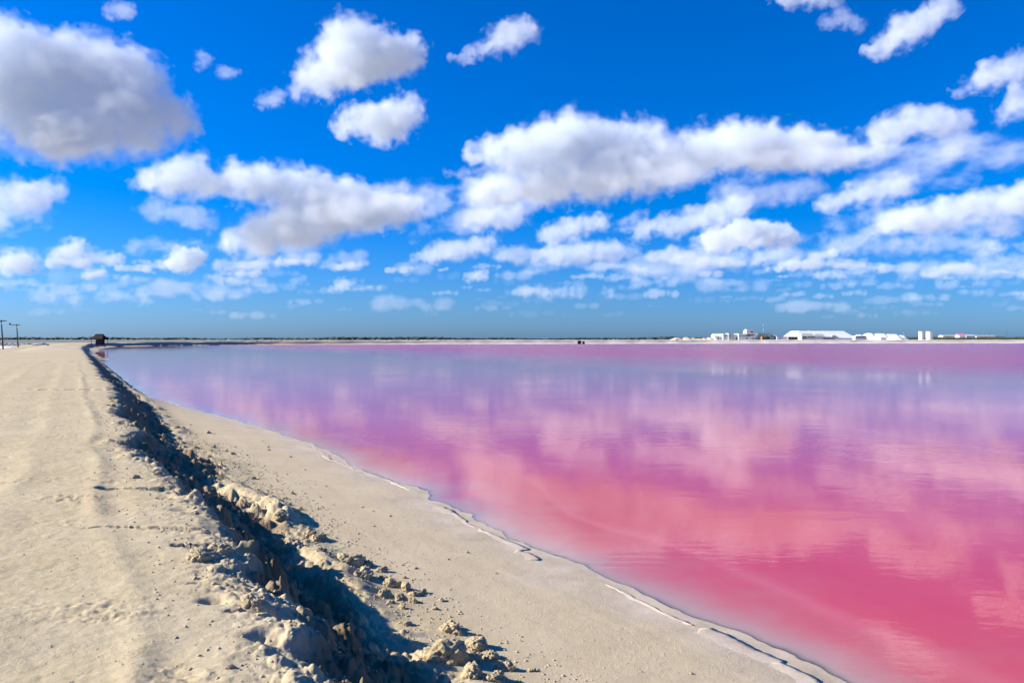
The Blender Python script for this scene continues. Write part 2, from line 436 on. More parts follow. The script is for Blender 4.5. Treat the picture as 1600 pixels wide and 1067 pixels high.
def water_mat():
    m, n, l, out = new_mat('pink_brine')
    tc = n.new('ShaderNodeTexCoord'); v = tc.outputs['Object']
    # drifting streaks of brine, drawn out along the bank
    mp = n.new('ShaderNodeMapping'); mp.vector_type = 'TEXTURE'; mp.inputs['Rotation'].default_value = (0, 0, R(24)); mp.inputs['Scale'].default_value = (1.6, 9.0, 1)
    l.new(v, mp.inputs['Vector'])
    st = noise(n, l, mp.outputs[0], 0.5, 4, 0.55)
    big = noise(n, l, v, 0.06, 3, 0.5)
    pink = ramp(n, l, st, [(0.30, (0.47, 0.050, 0.070)), (0.48, (0.55, 0.066, 0.082)), (0.60, (0.57, 0.078, 0.092)), (0.72, (0.61, 0.10, 0.11))])
    # thin pale lines of drifting scum
    mp2 = n.new('ShaderNodeMapping'); mp2.vector_type = 'TEXTURE'; mp2.inputs['Rotation'].default_value = (0, 0, R(17)); mp2.inputs['Scale'].default_value = (1.0, 14.0, 1)
    wv_ = n.new('ShaderNodeTexNoise'); wv_.inputs['Scale'].default_value = 0.11; wv_.inputs['Detail'].default_value = 3; l.new(v, wv_.inputs['Vector'])
    wa = n.new('ShaderNodeVectorMath'); wa.operation = 'MULTIPLY_ADD'; wa.inputs[1].default_value = (5, 5, 0); l.new(wv_.outputs['Color'], wa.inputs[0]); l.new(v, wa.inputs[2])
    l.new(wa.outputs[0], mp2.inputs['Vector'])
    ln = mathn(n, l, 'ABSOLUTE', mathn(n, l, 'SUBTRACT', noise(n, l, mp2.outputs[0], 0.22, 2, 0.4), 0.5))
    lr = n.new('ShaderNodeMapRange'); lr.inputs[1].default_value = 0.0; lr.inputs[2].default_value = 0.022; lr.inputs[3].default_value = 0.7; lr.inputs[4].default_value = 0.0; l.new(ln, lr.inputs[0])
    lb = n.new('ShaderNodeMapRange'); lb.inputs[1].default_value = 0.36; lb.inputs[2].default_value = 0.6; l.new(noise(n, l, v, 0.12, 4, 0.6), lb.inputs[0])
    pink = mix(n, l, mathn(n, l, 'MULTIPLY', lr.outputs[0], lb.outputs[0]), pink, (0.64, 0.15, 0.17))
    pink = mix(n, l, mathn(n, l, 'MULTIPLY', big, 0.6), pink, (0.52, 0.045, 0.085))
    dep = attribute(n, 'depth')
    # the pink turns darker as the depth grows
    dr = n.new('ShaderNodeMapRange'); dr.interpolation_type = 'SMOOTHSTEP'; dr.inputs[1].default_value = 1.1; dr.inputs[2].default_value = 2.2; dr.inputs[4].default_value = 0.85; l.new(dep, dr.inputs[0])
    pink = mix(n, l, dr.outputs[0], pink, (0.37, 0.028, 0.075))
    dn = noise(n, l, v, 0.9, 4, 0.6)
    d2 = mathn(n, l, 'MULTIPLY', dep, mathn(n, l, 'ADD', mathn(n, l, 'MULTIPLY', dn, 1.8), 0.1))
    cover = mathn(n, l, 'SUBTRACT', 1.0, mathn(n, l, 'POWER', 1e-30, mathn(n, l, 'MULTIPLY', dep, 9.0)))      # cloudy brine soon hides the bed
    tintf = mathn(n, l, 'SUBTRACT', 1.0, mathn(n, l, 'POWER', 2e-14, d2))        # Beer's law: silt-grey at the edge, pink where deep
    pink = mix(n, l, tintf, (0.37, 0.295, 0.265), pink)
    dif = n.new('ShaderNodeBsdfDiffuse'); l.new(pink, dif.inputs['Color'])
    tr = n.new('ShaderNodeBsdfTransparent'); tr.inputs['Color'].default_value = (0.84, 0.80, 0.86, 1)
    body = n.new('ShaderNodeMixShader'); l.new(cover, body.inputs[0]); l.new(tr.outputs[0], body.inputs[1]); l.new(dif.outputs[0], body.inputs[2])
    # wind ruffles the far and right-hand part of the pond
    sp = n.new('ShaderNodeSeparateXYZ'); l.new(v, sp.inputs[0])
    q = mathn(n, l, 'ADD', sp.outputs['Y'], mathn(n, l, 'MULTIPLY', sp.outputs['X'], 1.65))
    q = mathn(n, l, 'ADD', q, mathn(n, l, 'MULTIPLY', noise(n, l, v, 0.03, 3), 70.0))
    mr = n.new('ShaderNodeMapRange'); mr.interpolation_type = 'SMOOTHSTEP'; mr.inputs[1].default_value = 105; mr.inputs[2].default_value = 235; l.new(q, mr.inputs[0])
    windy = mr.outputs[0]
    patchy = noise(n, l, v, 0.16, 3)
    mr2 = n.new('ShaderNodeMapRange'); mr2.inputs[1].default_value = 0.5; mr2.inputs[2].default_value = 0.7; l.new(patchy, mr2.inputs[0])
    mpw = n.new('ShaderNodeMapping'); mpw.inputs['Scale'].default_value = (0.55, 1.3, 1); l.new(v, mpw.inputs['Vector'])
    rip = mathn(n, l, 'ADD', mathn(n, l, 'MULTIPLY', noise(n, l, mpw.outputs[0], 4.5, 3, 0.5), 1.0), mathn(n, l, 'MULTIPLY', noise(n, l, mpw.outputs[0], 1.1, 2, 0.5), 1.6))
    amp = mathn(n, l, 'ADD', mathn(n, l, 'MULTIPLY', windy, 0.075), mathn(n, l, 'ADD', mathn(n, l, 'MULTIPLY', mr2.outputs[0], 0.0025), 0.0015))
    bp = n.new('ShaderNodeBump'); bp.inputs['Strength'].default_value = 1.0
    l.new(rip, bp.inputs['Height']); l.new(amp, bp.inputs['Distance'])
    gl = n.new('ShaderNodeBsdfGlossy'); gl.inputs['Color'].default_value = (0.90, 0.86, 0.87, 1)      # a film of salt and algae dulls the mirror
    l.new(mathn(n, l, 'ADD', mathn(n, l, 'MULTIPLY', windy, 0.2), 0.038), gl.inputs['Roughness'])
    l.new(bp.outputs[0], gl.inputs['Normal'])
    fr = n.new('ShaderNodeFresnel'); fr.inputs['IOR'].default_value = 1.30; l.new(bp.outputs[0], fr.inputs['Normal'])
    sh = n.new('ShaderNodeMixShader'); l.new(fr.outputs[0], sh.inputs[0]); l.new(body.outputs[0], sh.inputs[1]); l.new(gl.outputs[0], sh.inputs[2])
    l.new(sh.outputs[0], out.inputs['Surface'])
    return m
tag(link('water', w_me, water_mat()), 'still pink water of the salt pond', 'water', kind='structure')

# ------------------------------------------------------------------ plain materials
def simple_mat(name, col, rough=0.8, var=0.12, scale=2.0, spec=0.3):
    m, n, l, out = new_mat(name)
    tc = n.new('ShaderNodeTexCoord')
    f = noise(n, l, tc.outputs['Object'], scale, 5, 0.6)
    lo = tuple(c * (1 - var) for c in col); hi = tuple(min(1, c * (1 + var)) for c in col)
    principled(n, l, out, ramp(n, l, f, [(0.3, lo), (0.7, hi)]), rough, spec)
    return m
M_WHITE = simple_mat('white_paint', (0.70, 0.69, 0.65), 0.7, 0.05, 0.4)
M_ROOFW = simple_mat('white_sheet_roof', (0.74, 0.74, 0.72), 0.5, 0.04, 0.2)
M_SALT = simple_mat('heaped_salt', (0.72, 0.70, 0.66), 0.9, 0.05, 0.3)
M_GREY = simple_mat('grey_render', (0.50, 0.52, 0.50), 0.8, 0.08, 0.5)
M_GREEN = simple_mat('pale_green_render', (0.58, 0.62, 0.42), 0.8, 0.08, 0.5)
M_CONC = simple_mat('dull_concrete', (0.38, 0.37, 0.34), 0.9, 0.15, 0.7)
M_GLASS = simple_mat('dark_window', (0.025, 0.03, 0.035), 0.15, 0.2, 1.0, 0.5)
M_DARK = simple_mat('dark_opening', (0.02, 0.019, 0.018), 0.9, 0.2, 1.0)
M_PINKROOF = simple_mat('faded_pink_roof', (0.70, 0.22, 0.28), 0.7, 0.1, 0.5)
M_RED = simple_mat('red_mast_paint', (0.55, 0.10, 0.07), 0.6, 0.1, 1.0)
M_ORANGE = simple_mat('rusty_tank', (0.55, 0.22, 0.08), 0.7, 0.2, 1.0)
M_POLE = simple_mat('weathered_timber', (0.075, 0.055, 0.042), 0.9, 0.3, 3.0)
M_THATCH = simple_mat('dark_thatch', (0.020, 0.011, 0.009), 0.95, 0.4, 6.0)
M_PLANK = simple_mat('dark_red_plank', (0.07, 0.016, 0.014), 0.85, 0.25, 5.0)
M_METAL = simple_mat('galvanised_fitting', (0.45, 0.45, 0.46), 0.4, 0.1, 5.0, 0.5)
M_CERAM = simple_mat('white_ceramic', (0.78, 0.77, 0.74), 0.3, 0.05, 5.0, 0.5)
M_LEAF = simple_mat('scrub_leaf', (0.060, 0.075, 0.028), 0.8, 0.35, 0.6)
M_LEAF2 = simple_mat('mangrove_leaf', (0.028, 0.045, 0.032), 0.8, 0.3, 0.05)
M_BARK = simple_mat('bark', (0.09, 0.07, 0.05), 0.9, 0.3, 3.0)

def box_me(bm, x0, x1, y0, y1, z0, z1):
    vs = [bm.verts.new(p) for p in ((x0, y0, z0), (x1, y0, z0), (x1, y1, z0), (x0, y1, z0), (x0, y0, z1), (x1, y0, z1), (x1, y1, z1), (x0, y1, z1))]
    for f in ((3, 2, 1, 0), (4, 5, 6, 7), (0, 1, 5, 4), (1, 2, 6, 5), (2, 3, 7, 6), (3, 0, 4, 7)): bm.faces.new([vs[i] for i in f])
def tube_me(bm, p0, p1, r0, r1, seg=10):
    p0, p1 = Vector(p0), Vector(p1); d = (p1 - p0).normalized()
    a = d.orthogonal().normalized(); b = d.cross(a)
    r = []
    for p, q in ((p0, r0), (p1, r1)):
        r.append([bm.verts.new(p + (a * math.cos(k * 2 * math.pi / seg) + b * math.sin(k * 2 * math.pi / seg)) * q) for k in range(seg)])
    for k in range(seg): bm.faces.new((r[0][k], r[0][(k + 1) % seg], r[1][(k + 1) % seg], r[1][k]))
    bm.faces.new(r[0][::-1]); bm.faces.new(r[1])
def done(bm, name, mat, parent=None, shade=False):
    bmesh.ops.recalc_face_normals(bm, faces=bm.faces[:])
    me = bpy.data.meshes.new(name); bm.to_mesh(me); bm.free()
    if shade: smooth_shade(me)
    return link(name, me, mat, parent)
def box(name, mat, parent, x0, x1, y0, y1, z0, z1, bevel=0.0):
    bm = bmesh.new(); box_me(bm, x0, x1, y0, y1, z0, z1)
    if bevel: bmesh.ops.bevel(bm, geom=bm.edges[:], offset=bevel, segments=2, affect='EDGES')
    return done(bm, name, mat, parent)
def poly(name, mat, parent, verts, faces):
    bm = bmesh.new(); vs = [bm.verts.new(v) for v in verts]
    for f in faces: bm.faces.new([vs[i] for i in f])
    return done(bm, name, mat, parent)
def tube(name, mat, parent, p0, p1, r0, r1, seg=10):
    bm = bmesh.new(); tube_me(bm, p0, p1, r0, r1, seg); return done(bm, name, mat, parent, False)
def empty(name, loc, label, cat, group=None):
    o = bpy.data.objects.new(name, None); COL.objects.link(o); o.location = loc; o.empty_display_size = 0.2
    return tag(o, label, cat, group)
def ground_z(x, y): return float(height(np.array([x], float), np.array([y], float))[0][0])

# ------------------------------------------------------------------ clods of sand along the toe of the bank
def clod_mesh(k):
    v, f = ico(5)
    v = v * np.array([1.0, 0.85 + 0.25 * math.sin(k * 2.1), 0.72])
    d = 1 + 0.55 * fbm3(v * 1.3 + k * 11, 2, k) + 0.40 * fbm3(v * 3.1 + k * 5, 4, k + 2, 0.6) + 0.22 * fbm3(v * 9 + k, 3, k + 4, 0.7)
    cell = clods((v[:, 0] + k) * 1.0, (v[:, 1] + v[:, 2] * 0.7), 0.33, 600 + k, 0.7, 0.3, 0.6)
    v = v * d[:, None] + v * (cell * 0.6)[:, None]
    v[:, 2] = np.where(v[:, 2] < -0.25, -0.25 + (v[:, 2] + 0.25) * 0.3, v[:, 2])
    me = mesh_np('clod', v, f); smooth_shade(me)
    return me
CLODS = [clod_mesh(k) for k in range(9)]
NAMED = [
 (541, 881, 42, 0, 'big single sand clod standing alone on the beach, nearest the shaded notch'),
 (575, 884, 20, 1, 'small clod just right of the big single clod'),
 (594, 893, 20, 2, 'low flat clod between the big single clod and the heap of clods'),
 (566, 903, 38, 3, 'broad low clod left of the heap of clods'),
 (612, 915, 26, 4, 'pointed clod at the back of the heap on the beach'),
 (634, 922, 26, 5, 'tallest clod on the right of the heap on the beach'),
 (625, 936, 22, 6, 'round clod at the front of the heap on the beach'),
 (648, 930, 18, 7, 'small clod in the right of the heap on the beach'),
 (661, 927, 16, 8, 'outermost small clod right of the heap on the beach'),
 (645, 940, 16, 1, 'small clod lowest in the heap on the beach'),
 (600, 930, 26, 2, 'clod in the left front of the heap on the beach'),
 (703, 985, 40, 3, 'rugged clod at the upper end of the boulder line at bottom centre'),
 (746, 1012, 36, 4, 'rounded boulder of sand in the middle of the bottom line'),
 (694, 1028, 66, 5, 'broad smooth mound of sand left of the boulder line'),
 (735, 1030, 30, 6, 'clod below the rounded boulder of sand'),
 (766, 1028, 26, 7, 'clod casting the longest shadow at the lower right of the line'),
 (790, 1045, 30, 8, 'lowest right clod of the boulder line, near the bottom edge'),
 (776, 1062, 34, 0, 'clod cut by the bottom edge below the boulder line'),
 (738, 1058, 44, 2, 'wide lumpy clod at the bottom edge left of the boulder line'),
 (498, 842, 30, 1, 'clod at the lower end of the sunlit toe ridge'),
 (484, 836, 26, 4, 'clod tucked in the shadow at the end of the toe ridge'),
 (437, 805, 22, 6, 'dark-sided clod perched on the sunlit toe ridge'),
 (445, 779, 10, 3, 'tiny upright clod on the beach right of the toe ridge'),
 (468, 796, 10, 5, 'second tiny clod on the beach beside the toe ridge shadow'),
 (316, 868, 40, 7, 'large clod in the hollow at the edge of the driven top'),
 (345, 862, 34, 2, 'clod right of the hollow on the crest'),
 (393, 945, 38, 8, 'flat dark-edged clod on the crest above the footprint pit'),
]
cpx = np.array([[q[0], q[1]] for q in NAMED], float); cz = np.full(len(NAMED), 0.25)
for _ in range(6):                                            # where the line of sight meets the sand
    cY = F_PX * (CAM_Z - cz) / (cpx[:, 1] - HORIZON); cX = (cpx[:, 0] - 800) * cY / F_PX
    cz = height(cX, cY)[0]
for (px, py, w, k, lab), x, y, z in zip(NAMED, cX, cY, cz):
    r = w * y / F_PX * 0.5
    o = link('sand_clod', CLODS[k % 9], M_CLOD)
    o.location = (x, y, z + r * 0.02); o.scale = (r, r, r * random.uniform(0.85, 1.1)); o.rotation_euler = (random.uniform(-.15, .15), random.uniform(-.15, .15), random.uniform(0, 6.28))
    tag(o, lab, 'clod')
rg = random.Random(3)
small = []
for k in range(120):
    t = rg.uniform(4.2, 24)
    s_ = rg.choice((rg.gauss(1.75, 0.35), rg.gauss(1.6, 0.25), rg.gauss(0.1, 0.4), rg.uniform(1.8, 3.4)))
    small.append((1.35 - 0.55 * t + s_ * 0.876, t + s_ * 0.482, rg.uniform(0.014, 0.045) * (1.0 if s_ < 2.2 else 0.5) * (1 + t / 30)))
small = np.array(small); sz = height(small[:, 0], small[:, 1])[0]
for k, ((x, y, r), z) in enumerate(zip(small, sz)):
    o = link('sand_clod', CLODS[k % 9], M_CLOD); o.location = (x, y, z + r * 0.1); o.scale = (r, r, r * rg.uniform(0.7, 1.1)); o.rotation_euler = (rg.uniform(-.3, .3), rg.uniform(-.3, .3), rg.uniform(0, 6.28))
    tag(o, 'small crumb of sand scattered along the broken bank', 'clod', 'small loose clods along the bank')
# finer crumbs nobody could count
cv, cf, off = [], [], 0
i1 = ico(1)
for k in range(5200):
    t = 3.6 + 16 * rg.random() ** 1.5
    s_ = rg.choice((rg.gauss(1.7, 0.4), rg.gauss(0.0, 0.5), rg.uniform(-3.5, 4.1), rg.gauss(1.9, 0.6)))
    x = 1.35 - 0.55 * t + s_ * 0.876; y = t + s_ * 0.482
    r = rg.uniform(0.003, 0.011) * (1.0 + t / 14) * (0.6 if (s_ < -0.8 or s_ > 2.4) else 1)
    jit = RNG.uniform(0.7, 1.3, (len(i1[0]), 1))
    cv.append(i1[0] * jit * (r, r * rg.uniform(0.7, 1.3), r * 0.75) + (x, y, 0)); cf.append(i1[1] + off); off += len(i1[0])
cc = np.array([q.mean(0)[:2] for q in cv]); hz = height(cc[:, 0], cc[:, 1])[0]
for q, z in zip(cv, hz): q[:, 2] += z
me = mesh_np('sand_crumbs', np.concatenate(cv), np.concatenate(cf))
tag(link('sand_crumbs', me, M_CLOD), 'fine crumbs of sand strewn over bank and beach', 'crumbs', kind='stuff')

# ------------------------------------------------------------------ broken salt crust along the waterline
def crust_mat():
    m, n, l, out = new_mat('salt_crust')
    tc = n.new('ShaderNodeTexCoord'); v = tc.outputs['Object']
    c = ramp(n, l, noise(n, l, v, 2.2, 5, 0.6), [(0.3, (0.40, 0.325, 0.235)), (0.5, (0.50, 0.41, 0.31)), (0.72, (0.57, 0.475, 0.385))])
    c = mix(n, l, 0.6, c, ramp(n, l, noise(n, l, v, 45, 4, 0.7), [(0.32, (0.70, 0.66, 0.62)), (0.5, (1, 1, 1))]), 'MULTIPLY')
    principled(n, l, out, c, 0.85, 0.2, bump(n, l, noise(n, l, v, 30, 5, 0.7), 0.5, 0.012))
    return m
M_CRUST = crust_mat()
crust = empty('salt_crust', (0, 0, 0), 'pale pinkish salt crust broken into slabs along the near waterline', 'salt crust')
def crust_slab(y0, y1, w_in, w_out, lift, seed):
    """one slab as a bent sheet with thickness: ragged outline, lifted and broken by the water, sunk into the sand on the land side"""
    N, Mc = max(12, int((y1 - y0) / 0.05)), 8
    f, w = np.meshgrid(np.linspace(0, 1, N), np.linspace(0, 1, Mc), indexing='ij')       # along, across (0 water, 1 land)
    sk = 0.30 * math.sin(seed * 1.7)
    Y = y0 + (y1 - y0) * f + sk * w
    endj = 0.10 * fbm2(w * 5, w * 0 + 0.5, 3, seed + 9)
    Y = Y + np.where(f < 0.5, (1 - 2 * f) ** 6, -((2 * f - 1) ** 6)) * endj
    lo = w_out + 0.07 * (1.6 * fbm2(Y * 1.4, Y * 0, 2, seed) + 0.8 * fbm2(Y * 6, Y * 0, 2, seed + 3) + 0.5 * fbm2(Y * 22, Y * 0, 2, seed + 5))
    hi = -w_in + 0.15 * (1.6 * fbm2(Y * 1.2, Y * 0 + 7, 2, seed) + 0.8 * fbm2(Y * 5, Y * 0 + 7, 2, seed + 3))
    s_ = waterline(Y) + lo + (hi - lo) * w
    t0 = Y - s_ * 0.482
    X, Yw = (1.35 - 0.55 * t0 + s_ * 0.876).ravel(), (t0 + s_ * 0.482).ravel()
    gz = np.maximum(height(X, Yw)[0], 0.0); W = w.ravel(); Ff = f.ravel()
    z = gz + lift * (1 - W) ** 0.8 * (0.55 + 0.45 * Ff) + 0.007 * fbm2(X * 8, Yw * 8, 3, seed) * (1 - W) + 0.003 - 0.022 * np.clip((W - 0.25) / 0.75, 0, 1)
    top = np.column_stack([X, Yw, z]); bot = np.column_stack([X, Yw, np.minimum(z - 0.03, gz - 0.02)])
    q = np.arange(N * Mc).reshape(N, Mc); off = N * Mc
    Fs = [np.column_stack([q[:-1, :-1].ravel(), q[:-1, 1:].ravel(), q[1:, 1:].ravel(), q[1:, :-1].ravel()])]
    rim = np.concatenate([q[:, 0], q[-1, 1:], q[-2::-1, -1], q[0, -2:0:-1]])
    Fs.append(np.column_stack([rim, np.roll(rim, -1), np.roll(rim, -1) + off, rim + off]))
    Fs.append(Fs[0][:, ::-1] + off)
    me = mesh_np('crust_slab', np.concatenate([top, bot]), np.concatenate(Fs))
    bm = bmesh.new(); bm.from_mesh(me); bmesh.ops.recalc_face_normals(bm, faces=bm.faces[:]); bm.to_mesh(me); bm.free()
    return link('crust_slab', me, M_CRUST, crust)
yy, k = 5.6, 0
while yy < 24:
    L = [1.5, 0.9, 1.3, 1.05, 0.55, 1.25, 0.9, 0.6, 1.5, 0.8, 1.6, 2.1, 1.7, 2.4][k % 14]
    fade = max(0.25, 1 - max(0, yy - 13) / 9.0)
    if k % 5 != 3: crust_slab(yy, yy + L - 0.02 - 0.02 * (k % 3), (0.30 + 0.18 * math.sin(k * 1.9)) * fade, -0.04 + 0.06 * math.sin(k * 2.7), (0.010 + 0.009 * math.sin(k * 3.1)) * (0.6 + 0.4 * fade), 50 + k)
    yy += L; k += 1

# ------------------------------------------------------------------ utility poles on the left
def pole(px_base, py_base, px_top, py_top, label, arm):
    b = at(px_base, py_base, 1.2); u = b.y / F_PX
    H = (py_base - py_top) * u
    o = empty('utility_pole', b, label, 'utility pole')
    lean = (px_top - px_base) * u
    tube('shaft', M_POLE, o, (0, 0, -0.3), (lean, 0, H), 0.125, 0.085, 12)
    ax0, ax1 = arm
    bm = bmesh.new(); zc = H - 0.14
    box_me(bm, lean + ax0, lean + ax1, -0.17, -0.09, zc - 0.06, zc + 0.06); done(bm, 'crossarm', M_POLE, o)
    for xx in (ax0 + 0.08, ax1 - 0.08, (ax0 + ax1) * 0.5 + 0.18):
        p = tube('insulator', M_CERAM, o, (lean + xx, -0.13, zc + 0.06), (lean + xx, -0.13, zc + 0.2), 0.045, 0.03, 8)
    tube('brace', M_METAL, o, (lean + ax1 * 0.7, -0.13, zc - 0.05), (lean * 0.9 + 0.05, -0.1, zc - 0.55), 0.02, 0.02, 6)
    return o, lean, H
pole(5, 545.5, 2, 500, 'taller leaning timber utility pole at the left edge', (-0.75, 0.95))
o, lean, H = pole(28.5, 542.5, 26, 506.5, 'shorter timber pole with a lamp on its arm, second from the left edge', (-1.35, 0.85))
box('lamp', M_CERAM, o, lean - 1.5, lean - 1.05, -0.3, 0.0, H - 0.36, H - 0.12, 0.03)
box('lamp_cap', M_POLE, o, lean - 1.42, lean - 1.15, -0.26, -0.04, H - 0.118, H + 0.22, 0.02)

# ------------------------------------------------------------------ thatched hut on the corner of the bank
hb = at(155.5, 537.6, 1.35)
hut = empty('hut', (hb.x, hb.y, 1.35), 'small dark hut with hipped roof on thin posts beside the pond corner', 'hut')
u = hb.y / F_PX
w2, d2, ez, rz_, rw = 9.2 * u, 1.9, 8.0 * u, 15.2 * u, 5.0 * u
roof = poly('roof', M_THATCH, hut, [(-w2, -d2, ez), (w2, -d2, ez), (w2, d2, ez), (-w2, d2, ez), (-rw - 0.1, 0, rz_), (rw + 0.2, 0, rz_),
            (-w2, -d2, ez - .14), (w2, -d2, ez - .14), (w2, d2, ez - .14), (-w2, d2, ez - .14)],
            [(0, 1, 5, 4), (2, 3, 4, 5), (1, 2, 5), (6, 7, 1, 0), (7, 8, 2, 1), (8, 9, 3, 2), (9, 6, 0, 3), (9, 8, 7, 6)])
poly('gable_panel', M_PLANK, hut, [(-w2 - .02, -d2, ez - .02), (-w2 - .02, d2, ez - .02), (-rw - .13, 0, rz_ + .02), (-w2 + .1, -d2 + .1, ez - .02), (-w2 + .1, d2 - .1, ez - .02), (-rw, 0, rz_ - .15)],
     [(0, 1, 2), (5, 4, 3), (0, 3, 4, 1), (1, 4, 5, 2), (2, 5, 3, 0)])
tube('ridge_pole', M_THATCH, roof, (-rw - 0.25, 0, rz_ + 0.03), (rw + 0.3, 0, rz_ + 0.03), 0.09, 0.09, 8)
for sx in (-1, 1):
    for sy in (-1, 1):
        tube('post', M_POLE, hut, (sx * (w2 - 0.18), sy * (d2 - 0.2), -0.4), (sx * (w2 - 0.18), sy * (d2 - 0.2), ez), 0.07, 0.06, 8)
wallb = box('booth', M_DARK, hut, -3.0 * u, 5.0 * u, -1.1, 1.2, -0.3, ez - 0.16)
for k in range(7):
    x0 = -3.0 * u + k * (8.0 * u / 7)
    box('plank', M_POLE, wallb, x0 + 0.015, x0 + 8.0 * u / 7 - 0.015, -1.14, -1.103, -0.25, ez - 0.2)
box('bench', M_PLANK, hut, -w2 + 0.4, -3.0 * u - 0.1, -0.9, -0.5, 0.38, 0.46)

# ------------------------------------------------------------------ far shore
YF = 640.0
uf = YF / F_PX
GZF = 2.2
def fx(px, Y=YF): return (px - 800) * Y / F_PX
def fz_(py, Y=YF): return CAM_Z + (HORIZON - py) * Y / F_PX

def building(label, x0, x1, top, Y, depth, mat, roof='flat', roofmat=None, wins=(), doors=(), base=531.0, ridge=None, cat='building', name='building', parapet=True):
    """x0..x1 columns, top row; walls as one shell, roof, each window with its frame, each door a part"""
    a, b = fx(x0, Y), fx(x1, Y); zb = 1.0; zt = fz_(top, Y)
    o = empty(name, ((a + b) / 2, Y, zb), label, cat)
    hw = (b - a) / 2; h = zt - zb
    box('wall', mat, o, -hw, hw, 0, depth, 0, h)
    if roof == 'flat':
        box('roof', roofmat or M_WHITE, o, -hw - 0.12, hw + 0.12, -0.12, depth + 0.12, h + 0.003, h + 0.22)
    elif roof in ('gable', 'hip'):
        rz = fz_(ridge, Y) - zb; ins = 0.0 if roof == 'gable' else min(hw * 0.35, depth * 0.5)
        poly('roof', roofmat or M_ROOFW, o, [(-hw - .4, -.4, h), (hw + .4, -.4, h), (hw + .4, depth + .4, h), (-hw - .4, depth + .4, h), (-hw - .4 + ins, depth / 2, rz), (hw + .4 - ins, depth / 2, rz)],
             [(0, 1, 5, 4), (2, 3, 4, 5), (1, 2, 5), (3, 0, 4), (3, 2, 1, 0)])
    for (wx0, wx1, wy0, wy1) in wins:
        xa, xb = fx(wx0, Y) - (a + b) / 2, fx(wx1, Y) - (a + b) / 2; za, zc = fz_(wy1, Y) - zb, fz_(wy0, Y) - zb
        w = box('window', M_GREY, o, xa - .08, xb + .08, -0.06, -0.003, za - .08, zc + .08)
        box('pane', M_GLASS, w, xa, xb, -0.09, -0.063, za, zc)
    for (wx0, wx1, wy0, wy1) in doors:
        xa, xb = fx(wx0, Y) - (a + b) / 2, fx(wx1, Y) - (a + b) / 2
        box('door', M_DARK, o, xa, xb, -0.05, -0.003, fz_(wy1, Y) - zb, fz_(wy0, Y) - zb)
    return o

building('low white hall with sloping roof at the left end of the factory', 1117, 1134, 525, 655, 12, M_WHITE, 'gable', M_ROOFW, ridge=521.2, doors=[(1118, 1119.6, 527, 530.5), (1122, 1123.4, 527, 530.5), (1126, 1127.6, 527.2, 530.5)])
building('left of the two small grey-green factory blocks', 1130, 1138, 522.3, 650, 9, M_GREY, 'flat', M_ROOFW, wins=[(1133.2, 1134.8, 524, 525.4)])
building('right of the two small grey-green factory blocks', 1138.2, 1146, 521.2, 648, 9, M_GREY, 'flat', M_ROOFW, wins=[(1141, 1142.4, 524, 525.4)])
building('white block between the grey-green blocks and the tower building', 1146.2, 1155, 522.2, 650, 10, M_WHITE, 'flat', M_WHITE, doors=[(1150, 1151.4, 527.6, 530.4)])
fb = building('two-storey white factory building with a row of windows and a rounded tower', 1154, 1183, 521.6, 646, 14, M_WHITE, 'flat', M_ROOFW,
         wins=[(1157.2 + k * 2.9, 1158.5 + k * 2.9, 524, 525.5) for k in range(5)] + [(1169.8, 1170.8, 524, 525.4)], doors=[(1166, 1168, 527.4, 529.4), (1176.4, 1177.6, 527.6, 530.2), (1180, 1182.4, 527.4, 529.4)])
tw = box('tower', M_WHITE, fb, fx(1165, 645) - fb.location.x, fx(1179.5, 645) - fb.location.x, -0.9, 6.5, 4.5, fz_(514.6, 645) - 1.0, 0.9)
box('slot_window', M_GLASS, tw, fx(1172.5, 645) - fb.location.x, fx(1177, 645) - fb.location.x, -0.96, -0.903, fz_(519.2, 645) - 1, fz_(517.6, 645) - 1)
building('pale green factory building right of the tower', 1183.5, 1204.5, 521.2, 652, 12, M_GREEN, 'flat', M_CONC, wins=[(1187.8, 1189, 524.2, 525.4), (1190.6, 1191.8, 524.2, 525.4), (1198, 1199.4, 523.4, 524.6)])
building('grey lean-to against the green factory building', 1205, 1213.5, 525.6, 654, 8, M_GREY, 'gable', M_CONC, ridge=523.5, doors=[(1209.5, 1211.5, 526.4, 529)])
building('low white shed with a raised middle, right of the lean-to', 1213.8, 1231, 526, 650, 8, M_WHITE, 'flat', M_CONC, wins=[(1218, 1220, 527.2, 528.4)])
building('low open dark shed left of the big warehouse', 1231.4, 1246, 526.2, 648, 8, M_CONC, 'flat', M_CONC, doors=[(1232.5, 1236.4, 527, 530), (1237, 1241.5, 527, 530), (1242, 1245.5, 527, 530)])
# the big white warehouse: long roof falling to all sides
Yw = 690
a, b = fx(1245, Yw), fx(1338, Yw)
wh = empty('warehouse', ((a + b) / 2, Yw, 1.0), 'long white salt warehouse with sloping ends, biggest building on the far shore', 'warehouse')
hw = (b - a) / 2; zr = fz_(517.0, Yw) - 1; ze = fz_(528, Yw) - 1
l0, l1 = fx(1254.5, Yw) - (a + b) / 2, fx(1324.5, Yw) - (a + b) / 2
poly('roof', M_ROOFW, wh, [(-hw, 0, ze), (hw, 0, ze), (hw, 40, ze), (-hw, 40, ze), (l0, 9, zr), (l1, 9, zr), (l1, 31, zr), (l0, 31, zr)],
     [(0, 1, 5, 4), (1, 2, 6, 5), (2, 3, 7, 6), (3, 0, 4, 7), (4, 5, 6, 7), (3, 2, 1, 0)])
box('wall', M_WHITE, wh, -hw + .3, hw - .3, .3, 39.7, 0, ze - 0.02)
box('ridge_vent', M_CONC, wh, fx(1272, Yw) - (a + b) / 2, fx(1274.5, Yw) - (a + b) / 2, 11, 13, zr + 0.003, zr + 0.5)
